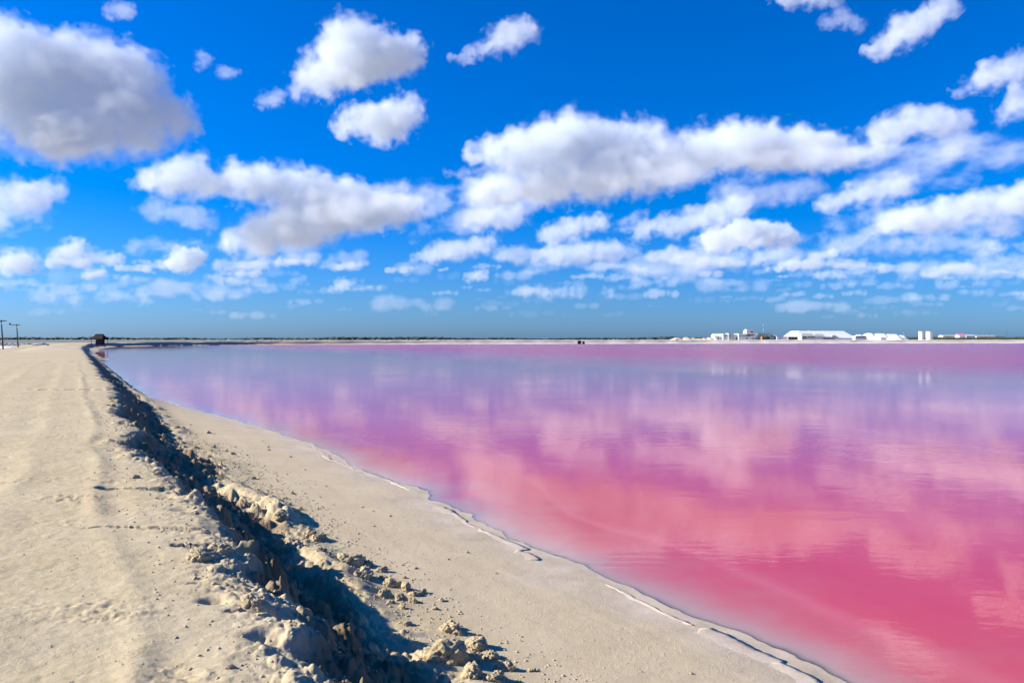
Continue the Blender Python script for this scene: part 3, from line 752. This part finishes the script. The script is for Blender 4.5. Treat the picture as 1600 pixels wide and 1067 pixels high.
for k in range(1, 9):
    xk = l0 + (l1 - l0) * k / 9
    box('seam', M_WHITE, wh, xk - 0.06, xk + 0.06, 9.2, 30.8, zr + 0.003, zr + 0.08)
dm = box('dormer', M_CONC, wh, fx(1300, Yw) - (a + b) / 2, fx(1305.5, Yw) - (a + b) / 2, -0.6, 3.5, ze - 1.0, fz_(524, Yw) - 1)
ofc = building('grey house with hipped roof in front of the big warehouse', 1253, 1274, 525.2, 652, 9, M_GREY, 'hip', M_CONC, ridge=520.8, wins=[(1262, 1266.5, 525.6, 527), (1267.2, 1272.5, 525.6, 527)], doors=[(1255, 1260, 526, 528)])
building('pale annexe right of the grey hipped house', 1274.4, 1289, 525.6, 653, 8, M_WHITE, 'hip', M_CONC, ridge=521.6, wins=[(1279, 1280.5, 526.4, 528), (1283, 1285, 526.2, 527.6)], doors=[(1286.5, 1288.4, 527, 530)])
building('low grey wall-like shed below the warehouse roof', 1289.4, 1304, 526.6, 655, 5, M_CONC, 'flat', M_GREY)
building('low shed with a strip of dark windows right of the warehouse', 1336.5, 1354, 525.0, 660, 6, M_GREY, 'flat', M_ROOFW, wins=[(1338 + 2.6 * k, 1339.9 + 2.6 * k, 526, 527.4) for k in range(6)])
building('tiny white hut before the salt heaps', 1376.5, 1384.5, 527.4, 640, 4, M_WHITE, 'flat', M_GREY)

def heap(label, blobs, Y, mat, name='salt_heap', cat='salt heap', group=None, seed=0):
    """a heap: height as the maximum of cones with slumped sides"""
    x0 = min(b[0] - b[2] for b in blobs); x1 = max(b[0] + b[2] for b in blobs)
    u = Y / F_PX
    xs = np.linspace(fx(x0, Y), fx(x1, Y), 60); ys = np.linspace(Y - 14, Y + 14, 20)
    XX, YY = np.meshgrid(xs, ys)
    Z = np.full(XX.shape, 0.6)
    for (c, top, hw) in blobs:
        d = np.hypot((XX - fx(c, Y)) / (hw * u), (YY - Y) / 13.5)
        Z = np.maximum(Z, 1.0 + (fz_(top, Y) - 1.0) * np.clip(1.12 - d ** 1.3 * 1.12, 0, 1).clip(0, 1))
    Z = Z + 0.35 * fbm2(XX / 3.0, YY / 3.0, 3, seed) * (Z > 1.05)
    q = np.arange(Z.size).reshape(Z.shape)
    me = mesh_np(name, np.stack([XX.ravel(), YY.ravel(), Z.ravel()], 1), np.stack([q[:-1, :-1].ravel(), q[:-1, 1:].ravel(), q[1:, 1:].ravel(), q[1:, :-1].ravel()], 1))
    smooth_shade(me)
    return tag(link(name, me, mat), label, cat, group)
heap('highest white salt heap, next to the long warehouse', [(1342, 522.6, 16), (1358, 520.4, 22), (1372, 521.2, 18)], 700, M_SALT, seed=301, group='salt heaps by the factory')
heap('middle white salt heap behind the tiny hut', [(1378, 521.4, 18), (1390, 522.0, 20)], 690, M_SALT, seed=302, group='salt heaps by the factory')
heap('rightmost white salt heap sloping down to the scrub', [(1398, 522.6, 14), (1408, 524.0, 12)], 680, M_SALT, seed=303, group='salt heaps by the factory')
M_MOUND = simple_mat('pale_spoil', (0.52, 0.43, 0.31), 0.95, 0.12, 0.3)
heap('pale sand mound left of the factory, the longer one', [(1058, 527.8, 18), (1072, 527.2, 16), (1082, 528.2, 12)], 600, M_MOUND, 'sand_mound', 'mound', 'sand mounds left of the factory', 311)
heap('small pale sand mound touching the factory hall', [(1108, 527.4, 10), (1116, 526.4, 9)], 625, M_MOUND, 'sand_mound', 'mound', 'sand mounds left of the factory', 312)
heap('low pale mound between the long mound and the factory', [(1092, 529.0, 12), (1100, 528.4, 9)], 590, M_MOUND, 'sand_mound', 'mound', 'sand mounds left of the factory', 313)

def silo(label, x0, x1, top, Y):
    a, b = fx(x0, Y), fx(x1, Y); w = (b - a) / 2
    o = empty('tank', ((a + b) / 2, Y, 1.0), label, 'tank', 'twin white tanks')
    h = fz_(top, Y) - 1
    bm = bmesh.new(); tube_me(bm, (0, 0, 0), (0, 0, h), w, w, 28); done(bm, 'shell', M_WHITE, o)
    bm = bmesh.new(); tube_me(bm, (0, 0, h + 0.003), (0, 0, h + 0.18), w + 0.06, w + 0.03, 28); done(bm, 'lid', M_ROOFW, o)
    for k in (-1, 1): tube('ladder_rail', M_METAL, o, (k * 0.2 + w * 0.3, -w - 0.05, 0.2), (k * 0.2 + w * 0.3, -w - 0.05, h), 0.03, 0.03, 5)
    tube('pipe', M_CONC, o, (w * 0.9, -w * 0.5, 0.3), (w * 0.9, -w * 0.5, h * 0.9), 0.09, 0.09, 6)
silo('left white tank of the twin pair, reaching nearer the shore', 1435.5, 1443.8, 518.2, 615)
silo('right white tank of the twin pair', 1447.2, 1457, 518.2, 640)

def mast(label, px, top, Y, stripes=True, r=0.16, group='masts on the far shore'):
    o = empty('mast', (fx(px, Y), Y, 1.0), label, 'mast', group)
    h = fz_(top, Y) - 1; n_ = 7 if stripes else 1
    for k in range(n_):
        tube('section', M_RED if (k % 2 and stripes) else M_CERAM if stripes else M_POLE, o, (0, 0, h * k / n_ + 0.002), (0, 0, h * (k + 1) / n_), r * (1 - 0.08 * k), r * (1 - 0.08 * (k + 1)), 8)
    box('antenna', M_CERAM if stripes else M_POLE, o, -0.4, 0.4, -0.12, 0.12, h - 0.9, h - 0.1) if stripes else box('crossarm', M_POLE, o, -0.6, 0.6, -0.06, 0.06, h - 0.35, h - 0.2)
mast('tall thin red and white radio mast behind the factory', 1193, 506, 660)
mast('thin mast right of the twin tanks', 1546.5, 519, 900, False, 0.14)
mast('thin mast near the right edge', 1573, 516.5, 900, False, 0.14)
mast('short pole right of the salt heaps', 1412.5, 519.5, 690, True, 0.22)
for k, px in enumerate((1013, 1026, 1038)):
    mast('thin far pole left of the factory, %s of three' % ('leftmost', 'middle', 'rightmost')[k], px, 524, 1500, False, 0.22)
tk = empty('round_tank', (fx(1191, 636), 636, 1.0), 'small rust-orange tank beside the dark bush', 'tank')
bm = bmesh.new(); tube_me(bm, (0, 0, 0), (0, 0, fz_(525.4, 636) - 1.4), 1.15, 1.15, 16); done(bm, 'shell', M_ORANGE, tk)
bm = bmesh.new(); tube_me(bm, (0, 0, fz_(525.4, 636) - 1.397), (0, 0, fz_(525.4, 636) - 1.0), 1.2, 0.3, 16); done(bm, 'lid', M_ORANGE, tk)

# far sheds on the right
building('long low far shed with a faded pink roof on the right', 1499, 1509, 524.2, 980, 10, M_WHITE, 'gable', M_PINKROOF, ridge=521.6)
building('long grey far shed left of the pink roof', 1474, 1498, 524.6, 1000, 12, M_GREY, 'gable', M_CONC, ridge=523.0)
building('long pale far shed right of the pink roof', 1510, 1524, 524.4, 990, 12, M_WHITE, 'gable', M_GREY, ridge=522.6)
building('far grey shed between the pale shed and the right edge', 1526, 1556, 525.0, 1020, 14, M_GREY, 'gable', M_CONC, ridge=523.6)
# two dark sluice boxes on the far bank
for (x0, x1, top, lab) in ((902.5, 908, 532.2, 'larger dark sluice box on the far bank at the centre'), (910, 913.5, 533.4, 'smaller dark sluice box just right of the larger one')):
    Ys = 462
    a, b = fx(x0, Ys), fx(x1, Ys); zt = fz_(top, Ys)
    o = empty('sluice_box', ((a + b) / 2, Ys, 0.0), lab, 'sluice box', 'dark sluice boxes on the far bank'); hw = (b - a) / 2
    box('side', M_POLE, o, -hw, -hw + .15, -.7, .9, -.1, zt); box('side', M_POLE, o, hw - .15, hw, -.7, .9, -.1, zt)
    box('gate_board', M_DARK, o, -hw + .152, hw - .152, -.3, -.15, -.1, zt - .15); box('top_beam', M_POLE, o, -hw - .1, hw + .1, -.5, .1, zt + .003, zt + .16)
# small stakes and dark lumps along the far bank
rg = random.Random(21)
spx = [rg.uniform(250, 1060) for _ in range(40)] + [rg.gauss(480, 60) for _ in range(20)]
for k, px in enumerate(spx):
    Y = float(np.interp((px - 800) / F_PX, [-.44, -.32, -.08, .23, .64], [330, 395, 447, 503, 548])) - rg.uniform(-2.2, 1.0)
    x = (px - 800) / F_PX * Y
    zz = float(height(np.array([x]), np.array([Y]), False)[0][0])
    o = link('stone', CLODS[k % 9], None)
    r = rg.uniform(0.18, 0.5); o.location = (x, Y, max(zz, 0) + 0.1); o.scale = (r * 1.5, r, r); o.rotation_euler = (0, 0, rg.uniform(0, 6))
    o.material_slots[0].link = 'OBJECT'; o.material_slots[0].material = M_CONC if k % 3 else M_POLE
    tag(o, 'small dark stone lying on the far bank', 'stone', 'stones on the far bank')

# ------------------------------------------------------------------ scrub, bush, distant mangrove
def leaf_cloud(centres, n, size, rg):
    q = np.random.default_rng(rg.randrange(10 ** 6))
    C = np.array([c for c, r in centres]); Rr = np.array([r for c, r in centres])
    i = q.integers(0, len(centres), n)
    def unit(): v = q.normal(size=(n, 3)); return v / np.linalg.norm(v, axis=1)[:, None]
    p = C[i] + unit() * q.uniform(0.45, 1.0, (n, 1)) * Rr[i]
    a = unit(); b = np.cross(a, unit()); b /= np.linalg.norm(b, axis=1)[:, None]
    s_ = size * q.uniform(0.6, 1.4, (n, 1))
    V = np.stack([p - a * s_, p + b * s_ * .5, p + a * s_, p - b * s_ * .5], 1).reshape(-1, 3)
    return mesh_np('leaves', V, np.arange(4 * n).reshape(n, 4))
rg = random.Random(77)
bx = fx(1197.5, 634)
bush = empty('bush', (bx, 634, 1.0), 'dark rounded bush in front of the green factory building', 'bush')
cen = [((rg.uniform(-2.6, 2.6), rg.uniform(-1, 1), 2.0 + rg.uniform(0, 1.3)), (1.2, 1.0, 0.9)) for _ in range(12)]
link('crown', leaf_cloud(cen, 2600, 0.16, rg), M_LEAF, bush)
for k in range(4): tube('stem', M_BARK, bush, (0.2 * k - .3, 0, -.2), (0.9 * k - 1.4, 0, 2.2), 0.12, 0.04, 6)
def strip(name, label, cat, px0, px1, Y0, Y1, h0, h1, count, leaves, size, mat, zb=1.0):
    cs_ = []
    for k in range(count):
        Y = rg.uniform(Y0, Y1); px = rg.uniform(px0, px1); h = rg.uniform(h0, h1)
        cs_.append(((fx(px, Y), Y, zb + h * 0.5), (h * rg.uniform(0.8, 2.4), h, h * 0.55)))
    tag(link(name, leaf_cloud(cs_, leaves, size, rg), mat), label, cat, kind='stuff')
strip('scrub', 'low olive scrub along the far shore right of the salt heaps', 'scrub', 1404, 1640, 660, 860, 1.8, 3.4, 320, 30000, 0.30, M_LEAF, 1.7)
# distant mangrove line: one mass of low crowns from edge to edge
V, Fc, off = [], [], 0
for k in range(3600):
    Y = rg.uniform(1900, 3200); px = rg.uniform(-500, 2100)
    if 1120 < px < 1400 and rg.random() < 0.5: continue
    h = rg.uniform(3.0, 5.6) * (1 + 0.25 * math.sin(px * 0.013) + 0.15 * math.sin(px * 0.05)) * Y / 2500
    jit = 1 + RNG.uniform(-0.3, 0.3, (len(i1[0]), 1))
    V.append(i1[0] * jit * (h * rg.uniform(1.2, 2.6), h, h * 0.8) + (fx(px, Y), Y, 0.6 + h * 0.4)); Fc.append(i1[1] + off); off += len(i1[0])
tag(link('mangrove', mesh_np('mangrove', np.concatenate(V), np.concatenate(Fc)), M_LEAF2), 'thin dark line of distant mangrove along the horizon', 'mangrove', kind='stuff')

# ------------------------------------------------------------------ beyond the left bank: lagoon, white salt pan, rubble
def lagoon_mat():
    m, n, l, out = new_mat('lagoon_water')
    tc = n.new('ShaderNodeTexCoord')
    principled(n, l, out, ramp(n, l, noise(n, l, tc.outputs['Object'], 0.02, 3), [(0.3, (0.14, 0.17, 0.15)), (0.7, (0.20, 0.22, 0.19))]), 0.6, 0.12)
    return m
def sheet(name, label, mat, pts, z, kind='structure'):
    o = poly(name, mat, None, [(x, y, z) for x, y in pts] , [tuple(range(len(pts)))])
    if o.data.polygons[0].normal.z < 0: o.data.flip_normals()
    return tag(o, label, 'water' if 'lagoon' in name else 'salt pan', kind=kind)
sheet('lagoon', 'grey-green lagoon beyond the left bank', lagoon_mat(), [(-420, 330), (-205, 310), (-190, 400), (-150, 470), (-20, 530), (60, 640), (-100, 1200), (-900, 1200)], 1.05)

rg = random.Random(8)
pan = [(-88, 142), (-92, 137), (-100, 133), (-118, 131), (-140, 128), (-160, 150), (-150, 176), (-126, 180), (-113, 178), (-108, 170), (-99, 160), (-95, 150)]
pp = []
for (p, q) in zip(pan, pan[1:] + pan[:1]):
    for f in (0, 0.25, 0.5, 0.75): pp.append((p[0] + (q[0] - p[0]) * f + rg.uniform(-.8, .8), p[1] + (q[1] - p[1]) * f + rg.uniform(-.8, .8)))
sheet('salt_pan', 'bright white salt pan at the left edge by the poles', M_SALT, pp, 1.235)
# rubble of salt blocks on the far side of the pan, dark with algae on top
def rubble(px, py, w, k, mat):
    p = at(px, py, 1.1); r = w * p.y / F_PX * 0.5
    o = link('salt_block', CLODS[k % 9]); o.location = (p.x, p.y, 1.15); o.scale = (r, r * 0.8, r * rg.uniform(0.5, 0.8)); o.rotation_euler = (0, 0, rg.uniform(0, 6))
    o.material_slots[0].link = 'OBJECT'; o.material_slots[0].material = mat
    return tag(o, 'pale salt block in the rubble ridge beyond the poles', 'salt block', 'rubble ridge beyond the poles')
for k in range(46):
    rubble(rg.uniform(-20, 76), 540.4 - rg.random() * 1.6, rg.uniform(4, 10), k, (M_SALT, M_MOUND, M_MOUND, M_CONC)[k % 4])
# ------------------------------------------------------------------ clouds: real vapour volumes at their height, lit by the sun
CLOUD_H = 520.0
CLOUD_COL = (0.845, 0.895, 0.938, 1)
def vapour_mat(blobs, density, erode=0.5, warp=9.0, scale=1.0, flat=None, sharp=2.6, rate=1.8, col=CLOUD_COL):
    """vapour that is dense inside the billows and frays at their edges; blobs are (x, y, z, rx, ry, rz) in the cloud's own units"""
    m, n, l, out = new_mat('cloud_vapour')
    tc = n.new('ShaderNodeTexCoord'); pos = tc.outputs['Object']
    def vm(op, a, b=None, c=None):
        q = n.new('ShaderNodeVectorMath'); q.operation = op
        for i, v in enumerate((a, b, c)):
            if v is None: continue
            if isinstance(v, tuple): q.inputs[i].default_value = v
            else: l.new(v, q.inputs[i])
        return q
    nw = n.new('ShaderNodeTexNoise'); nw.inputs['Scale'].default_value = 0.034 / scale; nw.inputs['Detail'].default_value = 3; nw.inputs['Roughness'].default_value = 0.6
    l.new(pos, nw.inputs['Vector'])
    w = vm('SUBTRACT', nw.outputs['Color'], (0.5, 0.5, 0.5)).outputs[0]
    s_ = vm('SCALE', w); s_.inputs['Scale'].default_value = warp * 4 * scale
    p = vm('ADD', pos, s_.outputs[0]).outputs[0]
    acc = 0.0
    for (x, y, z, rx, ry, rz) in blobs:
        inv = (1 / rx, 1 / ry, 1 / rz)
        q = vm('MULTIPLY_ADD', p, inv, (-x / rx, -y / ry, -z / rz)).outputs[0]
        d2 = vm('DOT_PRODUCT', q, q).outputs['Value']
        v = mathn(n, l, 'SUBTRACT', 1.0, d2, True)
        ma = n.new('ShaderNodeMath'); ma.operation = 'MULTIPLY_ADD'
        l.new(v, ma.inputs[0]); l.new(v, ma.inputs[1])
        if isinstance(acc, float): ma.inputs[2].default_value = acc
        else: l.new(acc, ma.inputs[2])
        acc = ma.outputs[0]
    nz = n.new('ShaderNodeTexNoise'); nz.inputs['Scale'].default_value = 0.05 / scale; nz.inputs['Detail'].default_value = 4.0; nz.inputs['Roughness'].default_value = 0.64
    l.new(pos, nz.inputs['Vector'])
    e = mathn(n, l, 'MULTIPLY', mathn(n, l, 'SUBTRACT', 0.66, nz.outputs['Fac']), erode * 2.2)
    f = mathn(n, l, 'SUBTRACT', acc, e)
    f = mathn(n, l, 'MULTIPLY', f, sharp, True)
    if flat is not None:
        sp = n.new('ShaderNodeSeparateXYZ'); l.new(p, sp.inputs[0])
        f = mathn(n, l, 'MULTIPLY', f, mathn(n, l, 'MULTIPLY', mathn(n, l, 'SUBTRACT', sp.outputs['Z'], flat - 3 * scale), 0.11 / scale, True))
    v = n.new('ShaderNodeVolumeScatter')
    v.inputs['Color'].default_value = col
    v.inputs['Anisotropy'].default_value = 0.0
    ab = n.new('ShaderNodeVolumeAbsorption'); ab.inputs['Color'].default_value = col
    ad = n.new('ShaderNodeAddShader'); dens = mathn(n, l, 'MULTIPLY', f, density)
    l.new(dens, v.inputs['Density']); l.new(dens, ab.inputs['Density'])
    l.new(v.outputs[0], ad.inputs[0]); l.new(ab.outputs[0], ad.inputs[1])
    l.new(ad.outputs[0], out.inputs['Volume'])
    m.cycles.volume_step_rate = rate
    return m

ICO3 = ico(3)
def hull_mesh(blobs, grow, voxel):
    V, Fc, o = [], [], 0
    for (x, y, z, rx, ry, rz) in blobs:
        V.append(ICO3[0] * (rx * grow, ry * grow, rz * grow) + (x, y, z)); Fc.append(ICO3[1] + o); o += len(ICO3[0])
    me = mesh_np('tmp', np.concatenate(V), np.concatenate(Fc))
    o = link('tmp', me)
    md = o.modifiers.new('r', 'REMESH'); md.mode = 'VOXEL'; md.voxel_size = voxel
    r = bpy.data.meshes.new_from_object(o.evaluated_get(bpy.context.evaluated_depsgraph_get()))
    bpy.data.objects.remove(o); bpy.data.meshes.remove(me)
    smooth_shade(r)
    return r

def cloud_blobs(bl, rng, buds=3):
    """billows (x, z, r) get a depth of their own and a few smaller billows budding from their tops"""
    S = []
    for (x, z, r) in bl:
        y = rng.uniform(-0.45, 0.45) * r
        S.append((x, y * (0.5 if r > 60 else 1), z, r * 1.34, r * (0.85 if r > 60 else 1.34), r * 1.12))
        for k in range(buds):
            a = rng.uniform(0, 2 * math.pi); e = rng.uniform(0.0, 1.3); rr = r * rng.uniform(0.35, 0.55)
            S.append((x + r * .85 * math.cos(e) * math.cos(a), y + r * .85 * math.cos(e) * math.sin(a), z + r * .75 * math.sin(e), rr * 1.3, rr * 1.3, rr * 1.2))
    return S

def cloud(px_blobs, base_py, mfp, label, seed=0, group='cumulus clouds in the blue sky'):
    """billows given as seen against the sky (column, row, radius); set at the distance where a base at CLOUD_H shows at base_py"""
    rng = random.Random(seed + 100)
    D = CLOUD_H * F_PX / (HORIZON - base_py); u = D / F_PX
    fill = []
    for p, q in zip(px_blobs[:-1], px_blobs[1:]):            # close gaps between neighbouring billows
        if math.hypot(p[0] - q[0], p[1] - q[1]) > 0.95 * (p[2] + q[2]) / 2 * 1.2 and math.hypot(p[0] - q[0], p[1] - q[1]) < 3 * (p[2] + q[2]) / 2:
            fill.append(((p[0] + q[0]) / 2, (p[1] + q[1]) / 2, (p[2] + q[2]) * 0.45))
    px_blobs = [(x, y, r * (1.12 if r < 34 else 1.04)) for (x, y, r) in list(px_blobs) + fill]
    cx = sum(b[0] for b in px_blobs) / len(px_blobs)
    big = max(b[2] for b in px_blobs); sc = min(1.0, big / 38.0) if big < 60 else 1.05
    S = cloud_blobs([(x - cx, -(y - base_py), r) for (x, y, r) in px_blobs], rng, 1 if len(px_blobs) < 5 else 0)
    me = hull_mesh(S, 0.97, max(1.6, big / 7.0))
    thin = mfp > 20
    mat = vapour_mat(S, 1.0 / (mfp * u), 0.95 if thin else 0.95, 13 if not thin else 15, sc, 0.0 if not thin else None, 1.3 if thin else 2.2)
    o = link('cloud', me, mat)
    o.location = ((cx - 800) * u, D, CAM_Z + (HORIZON - base_py) * u); o.scale = (u, u, u)
    return tag(o, label, 'cloud', group)

CLOUDS = [
 # label, base row, free path, blobs
 ('huge bright grey-bottomed cumulus filling the upper left corner', 272, 17, [(-40,150,105),(20,62,48),(70,88,46),(125,78,46),(60,150,66),(140,150,64),(180,92,42),(232,122,40),(205,180,56),(272,165,34),(285,205,32),(60,215,60),(150,220,52),(240,222,34)]),
 ('white tapering cumulus high up, left of the centre', 172, 15, [(545,62,42),(585,78,52),(520,95,52),(488,132,40),(625,92,38),(645,85,28),(560,120,40)]),
 ('compact white puff just below the tapering high cumulus', 235, 14, [(600,190,46),(560,195,30),(632,178,36),(540,200,20)]),
 ('long humped cumulus bank right of the centre, the widest cloud', 322, 13, [(742,240,20),(790,235,40),(850,230,48),(900,205,48),(940,225,48),(990,215,45),(1030,215,28),(755,298,36),(820,288,44),(900,280,50),(980,275,52),(1060,255,52),(1110,230,52),(1170,230,50),(1230,235,48),(1290,235,42),(1325,245,30)]),
 ('soft cloud trailing off the right end of the long bank', 232, 24, [(1370,215,26),(1410,195,32),(1450,190,30),(1485,190,30),(1510,192,22)]),
 ('wide lumpy cumulus under the two left puffs', 398, 13, [(300,258,30),(240,282,30),(270,290,30),(365,282,40),(440,292,44),(485,292,36),(530,305,36),(580,305,24),(645,325,32),(600,333,36),(540,335,48),(470,335,42),(400,362,42),(365,378,26),(440,365,36),(500,362,32)]),
 ('grey broken cloud at the left edge below the huge cumulus', 358, 24, [(5,305,40),(40,320,32),(90,295,22),(60,300,24),(0,345,22)]),
 ('thin diagonal wisp high up, right of the tapering cumulus', 102, 26, [(790,57,30),(822,45,24),(765,74,20),(740,85,15),(715,92,13)]),
 ('slanting thin cloud in the upper right', 92, 24, [(1410,52,32),(1445,32,28),(1475,14,20),(1380,72,24),(1360,82,14)]),
 ('cloud cut off by the top edge right of the centre', 20, 24, [(1215,-2,16),(1245,-2,20),(1280,-4,20),(1310,2,12)]),
 ('faint ragged scrap beside the cloud at the top edge', 50, 40, [(1290,35,14),(1320,30,16),(1345,40,14),(1310,18,12)]),
 ('streaky white cloud at the right edge, upper of the two', 160, 26, [(1535,122,24),(1570,112,30),(1605,100,36),(1500,140,14)]),
 ('white cloud cut by the right edge below the streaky one', 195, 24, [(1585,170,26),(1610,150,34)]),
 ('shred of cloud near the top left edge', 30, 34, [(185,16,18),(205,20,14),(172,22,12)]),
 ('curled scrap of cloud between the two biggest left cumuli', 110, 40, [(318,88,12),(328,94,10),(312,105,10)]),
 ('faint scrap right of the curled scrap', 135, 40, [(352,118,14),(365,112,10)]),
 ('small faint tuft left of the tapering cumulus', 172, 36, [(425,158,18),(410,162,12),(440,150,12)]),
 ('oblong pale cloud tucked under the left of the long bank', 362, 22, [(735,340,20),(775,342,30),(812,338,22)]),
 ('middle-sized cloud below the centre of the long bank', 384, 18, [(850,370,16),(875,362,22),(910,352,22),(940,345,16)]),
 ('flat cloud below the long bank, three humps wide', 418, 18, [(840,405,12),(865,398,22),(905,392,24),(950,392,24),(990,393,16)]),
 ('soft cloud rising rightwards under the long bank', 378, 20, [(1000,362,20),(1050,352,24),(1100,342,28),(1140,328,28),(1165,312,20)]),
 ('bright-topped cloud low on the right, below the rising soft one', 400, 11, [(1105,380,20),(1135,372,24),(1165,364,28),(1205,364,26),(1240,372,18)]),
 ('pale cloud between the long bank and the right-hand bank', 338, 22, [(1280,322,16),(1310,312,22),(1360,300,28),(1405,292,26)]),
 ('broad cloud bank reaching the right edge at mid height', 370, 17, [(1375,350,24),(1420,345,28),(1465,338,30),(1510,325,30),(1560,318,32),(1605,312,34)]),
 ('rounded cloud low at the left edge', 432, 16, [(35,408,22),(8,412,24),(62,414,14)]),
 ('low cloud second from the left edge', 410, 16, [(118,388,20),(92,396,14),(142,395,12)]),
 ('small ball of cloud third from the left edge', 420, 16, [(176,404,15),(162,410,9),(190,408,9)]),
 ('dome-shaped cloud low on the left with a small tail', 434, 11, [(285,405,26),(304,402,20),(260,416,14),(230,420,8)]),
 ('flat oblong cloud under the lumpy left cumulus', 429, 16, [(375,415,12),(400,413,16),(432,411,12)]),
 ('small low cloud right of the dome-shaped one', 448, 18, [(338,436,12),(362,438,10),(385,440,8)]),
 ('sloping bright cloud low in the centre', 418, 17, [(655,405,13),(685,396,20),(720,388,20),(762,380,20)]),
 ('small round cloud low in the centre', 442, 16, [(745,430,14),(733,433,10),(758,433,9)]),
 ('small bright cloud over the factory mast', 425, 18, [(1225,414,12),(1245,412,12),(1215,420,7)]),
 ('small oblong cloud over the factory warehouse', 438, 18, [(1275,430,10),(1300,428,12),(1320,430,8)]),
 ('wide thin grey cloud low on the right', 405, 40, [(1300,385,22),(1350,380,26),(1410,385,24),(1470,378,24),(1540,385,26)]),
 ('soft grey veil under the right end of the long bank', 330, 42, [(1130,300,24),(1180,305,28),(1230,300,26),(1270,292,24)]),
 ('dim veil of cloud behind the bright-topped low cloud', 420, 40, [(1060,400,20),(1110,402,24),(1170,405,26),(1230,398,24),(1290,404,22)]),
 ('ragged grey cloud low at the right edge', 440, 34, [(1420,425,20),(1470,420,24),(1530,422,24),(1590,415,26)]),
 ('grey veil under the wide lumpy cumulus', 360, 44, [(240,330,22),(285,335,26),(320,345,22)]),
 ('dim flat cloud below the small round central cloud', 470, 30, [(820,455,14),(860,458,16),(905,455,16),(950,458,14)]),
 ('dim cloud streak over the left half of the far shore', 478, 34, [(60,462,16),(110,465,18),(170,460,18),(220,466,16)]),
 ('bright-edged small cloud low left of the centre', 460, 18, [(530,447,12),(545,444,10),(518,452,8)]),
]
for i, (lab, base, mfp, bl) in enumerate(CLOUDS):
    cloud(bl, base, mfp * 1.6, lab, seed=i * 7 + 1)

# the far field: small flat cumuli crowding towards the horizon, copies of a few shapes
far_shapes = []
for k in range(8):
    rg = random.Random(900 + k)
    nb = rg.randint(3, 6)
    bl = cloud_blobs([((j - nb / 2) * 15 + rg.uniform(-5, 5), 8 + rg.uniform(0, 7), rg.uniform(8, 17)) for j in range(nb)], rg, 0)
    me = hull_mesh(bl, 0.97, 2.6)
    far_shapes.append((me, bl, {}))
rg = random.Random(5)
for k in range(305):
    py = HORIZON - (30 + 92 * rg.random() ** 0.8)
    px = rg.uniform(-160, 1760)
    D = CLOUD_H * F_PX / (HORIZON - py); u = D / F_PX
    w = rg.uniform(0.3, 1.0) ** 1.2 * 1.1 * (0.45 + 0.55 * (HORIZON - py) / 110)
    veil = k >= 265                                              # broad thin veils among the small cumuli
    if veil: w *= rg.uniform(1.3, 2.2)
    me, bl, mats = far_shapes[k % 8]
    # a few steps of thinness, by distance
    mfp = (17, 30, 52)[rg.randrange(3)] * (1 + 1.6 * (py > 440) + 1.6 * (py > 470))
    if veil: mfp = rg.uniform(70, 120)
    step = round(math.log(mfp * u) * 1.6)
    if step not in mats: mats[step] = vapour_mat(bl, 1.0 / math.exp(step / 1.6), 0.55, 7, 0.42, 0.0, 1.9, 3.0, (0.73, 0.80, 0.88, 1))  # dimmer, bluer vapour colour stands in for distance haze
    o = link('cloud', me)
    o.location = ((px - 800) * u, D, CLOUD_H + CAM_Z); o.scale = (u * w * rg.uniform(0.75, 1.2), u * w * 0.9, u * w * rg.uniform(0.75, 1.15) * (0.9 if veil else 1))
    if not me.materials: me.materials.append(mats[step])
    o.material_slots[0].link = 'OBJECT'; o.material_slots[0].material = mats[step]
    tag(o, 'broad thin veil of grey cloud low in the sky' if veil else 'small flat cloud in the crowded hazy band above the horizon', 'cloud', 'thin cloud veils' if veil else 'small clouds above the horizon')

# thin torn cloud filling the gaps between the bigger cumuli
rg = random.Random(41)
for k in range(26):
    py = rg.uniform(255, 425); px = rg.uniform(-60, 1660)
    D = CLOUD_H * F_PX / (HORIZON - py); u = D / F_PX
    w = rg.uniform(0.9, 2.0) * (0.5 + (HORIZON - py) / 250)
    me, bl, mats = far_shapes[k % 8]
    step = ('torn', k % 3)
    mfp = (46, 70, 100)[k % 3]
    if step not in mats: mats[step] = {}
    key = round(math.log(mfp * u) * 1.6)
    if key not in mats[step]: mats[step][key] = vapour_mat(bl, 1.0 / math.exp(key / 1.6), 1.0, 14, 0.42, None, 1.2, 2.6)
    o = link('cloud', me)
    o.location = ((px - 800) * u, D, CLOUD_H + CAM_Z); o.scale = (u * w * rg.uniform(0.9, 1.5), u * w, u * w * rg.uniform(0.7, 1.1)); o.rotation_euler = (0, rg.uniform(-0.35, 0.1), 0)
    o.material_slots[0].link = 'OBJECT'; o.material_slots[0].material = mats[step][key]
    tag(o, 'thin torn scrap of cloud drifting between the bigger cumuli', 'cloud', 'torn cloud scraps')
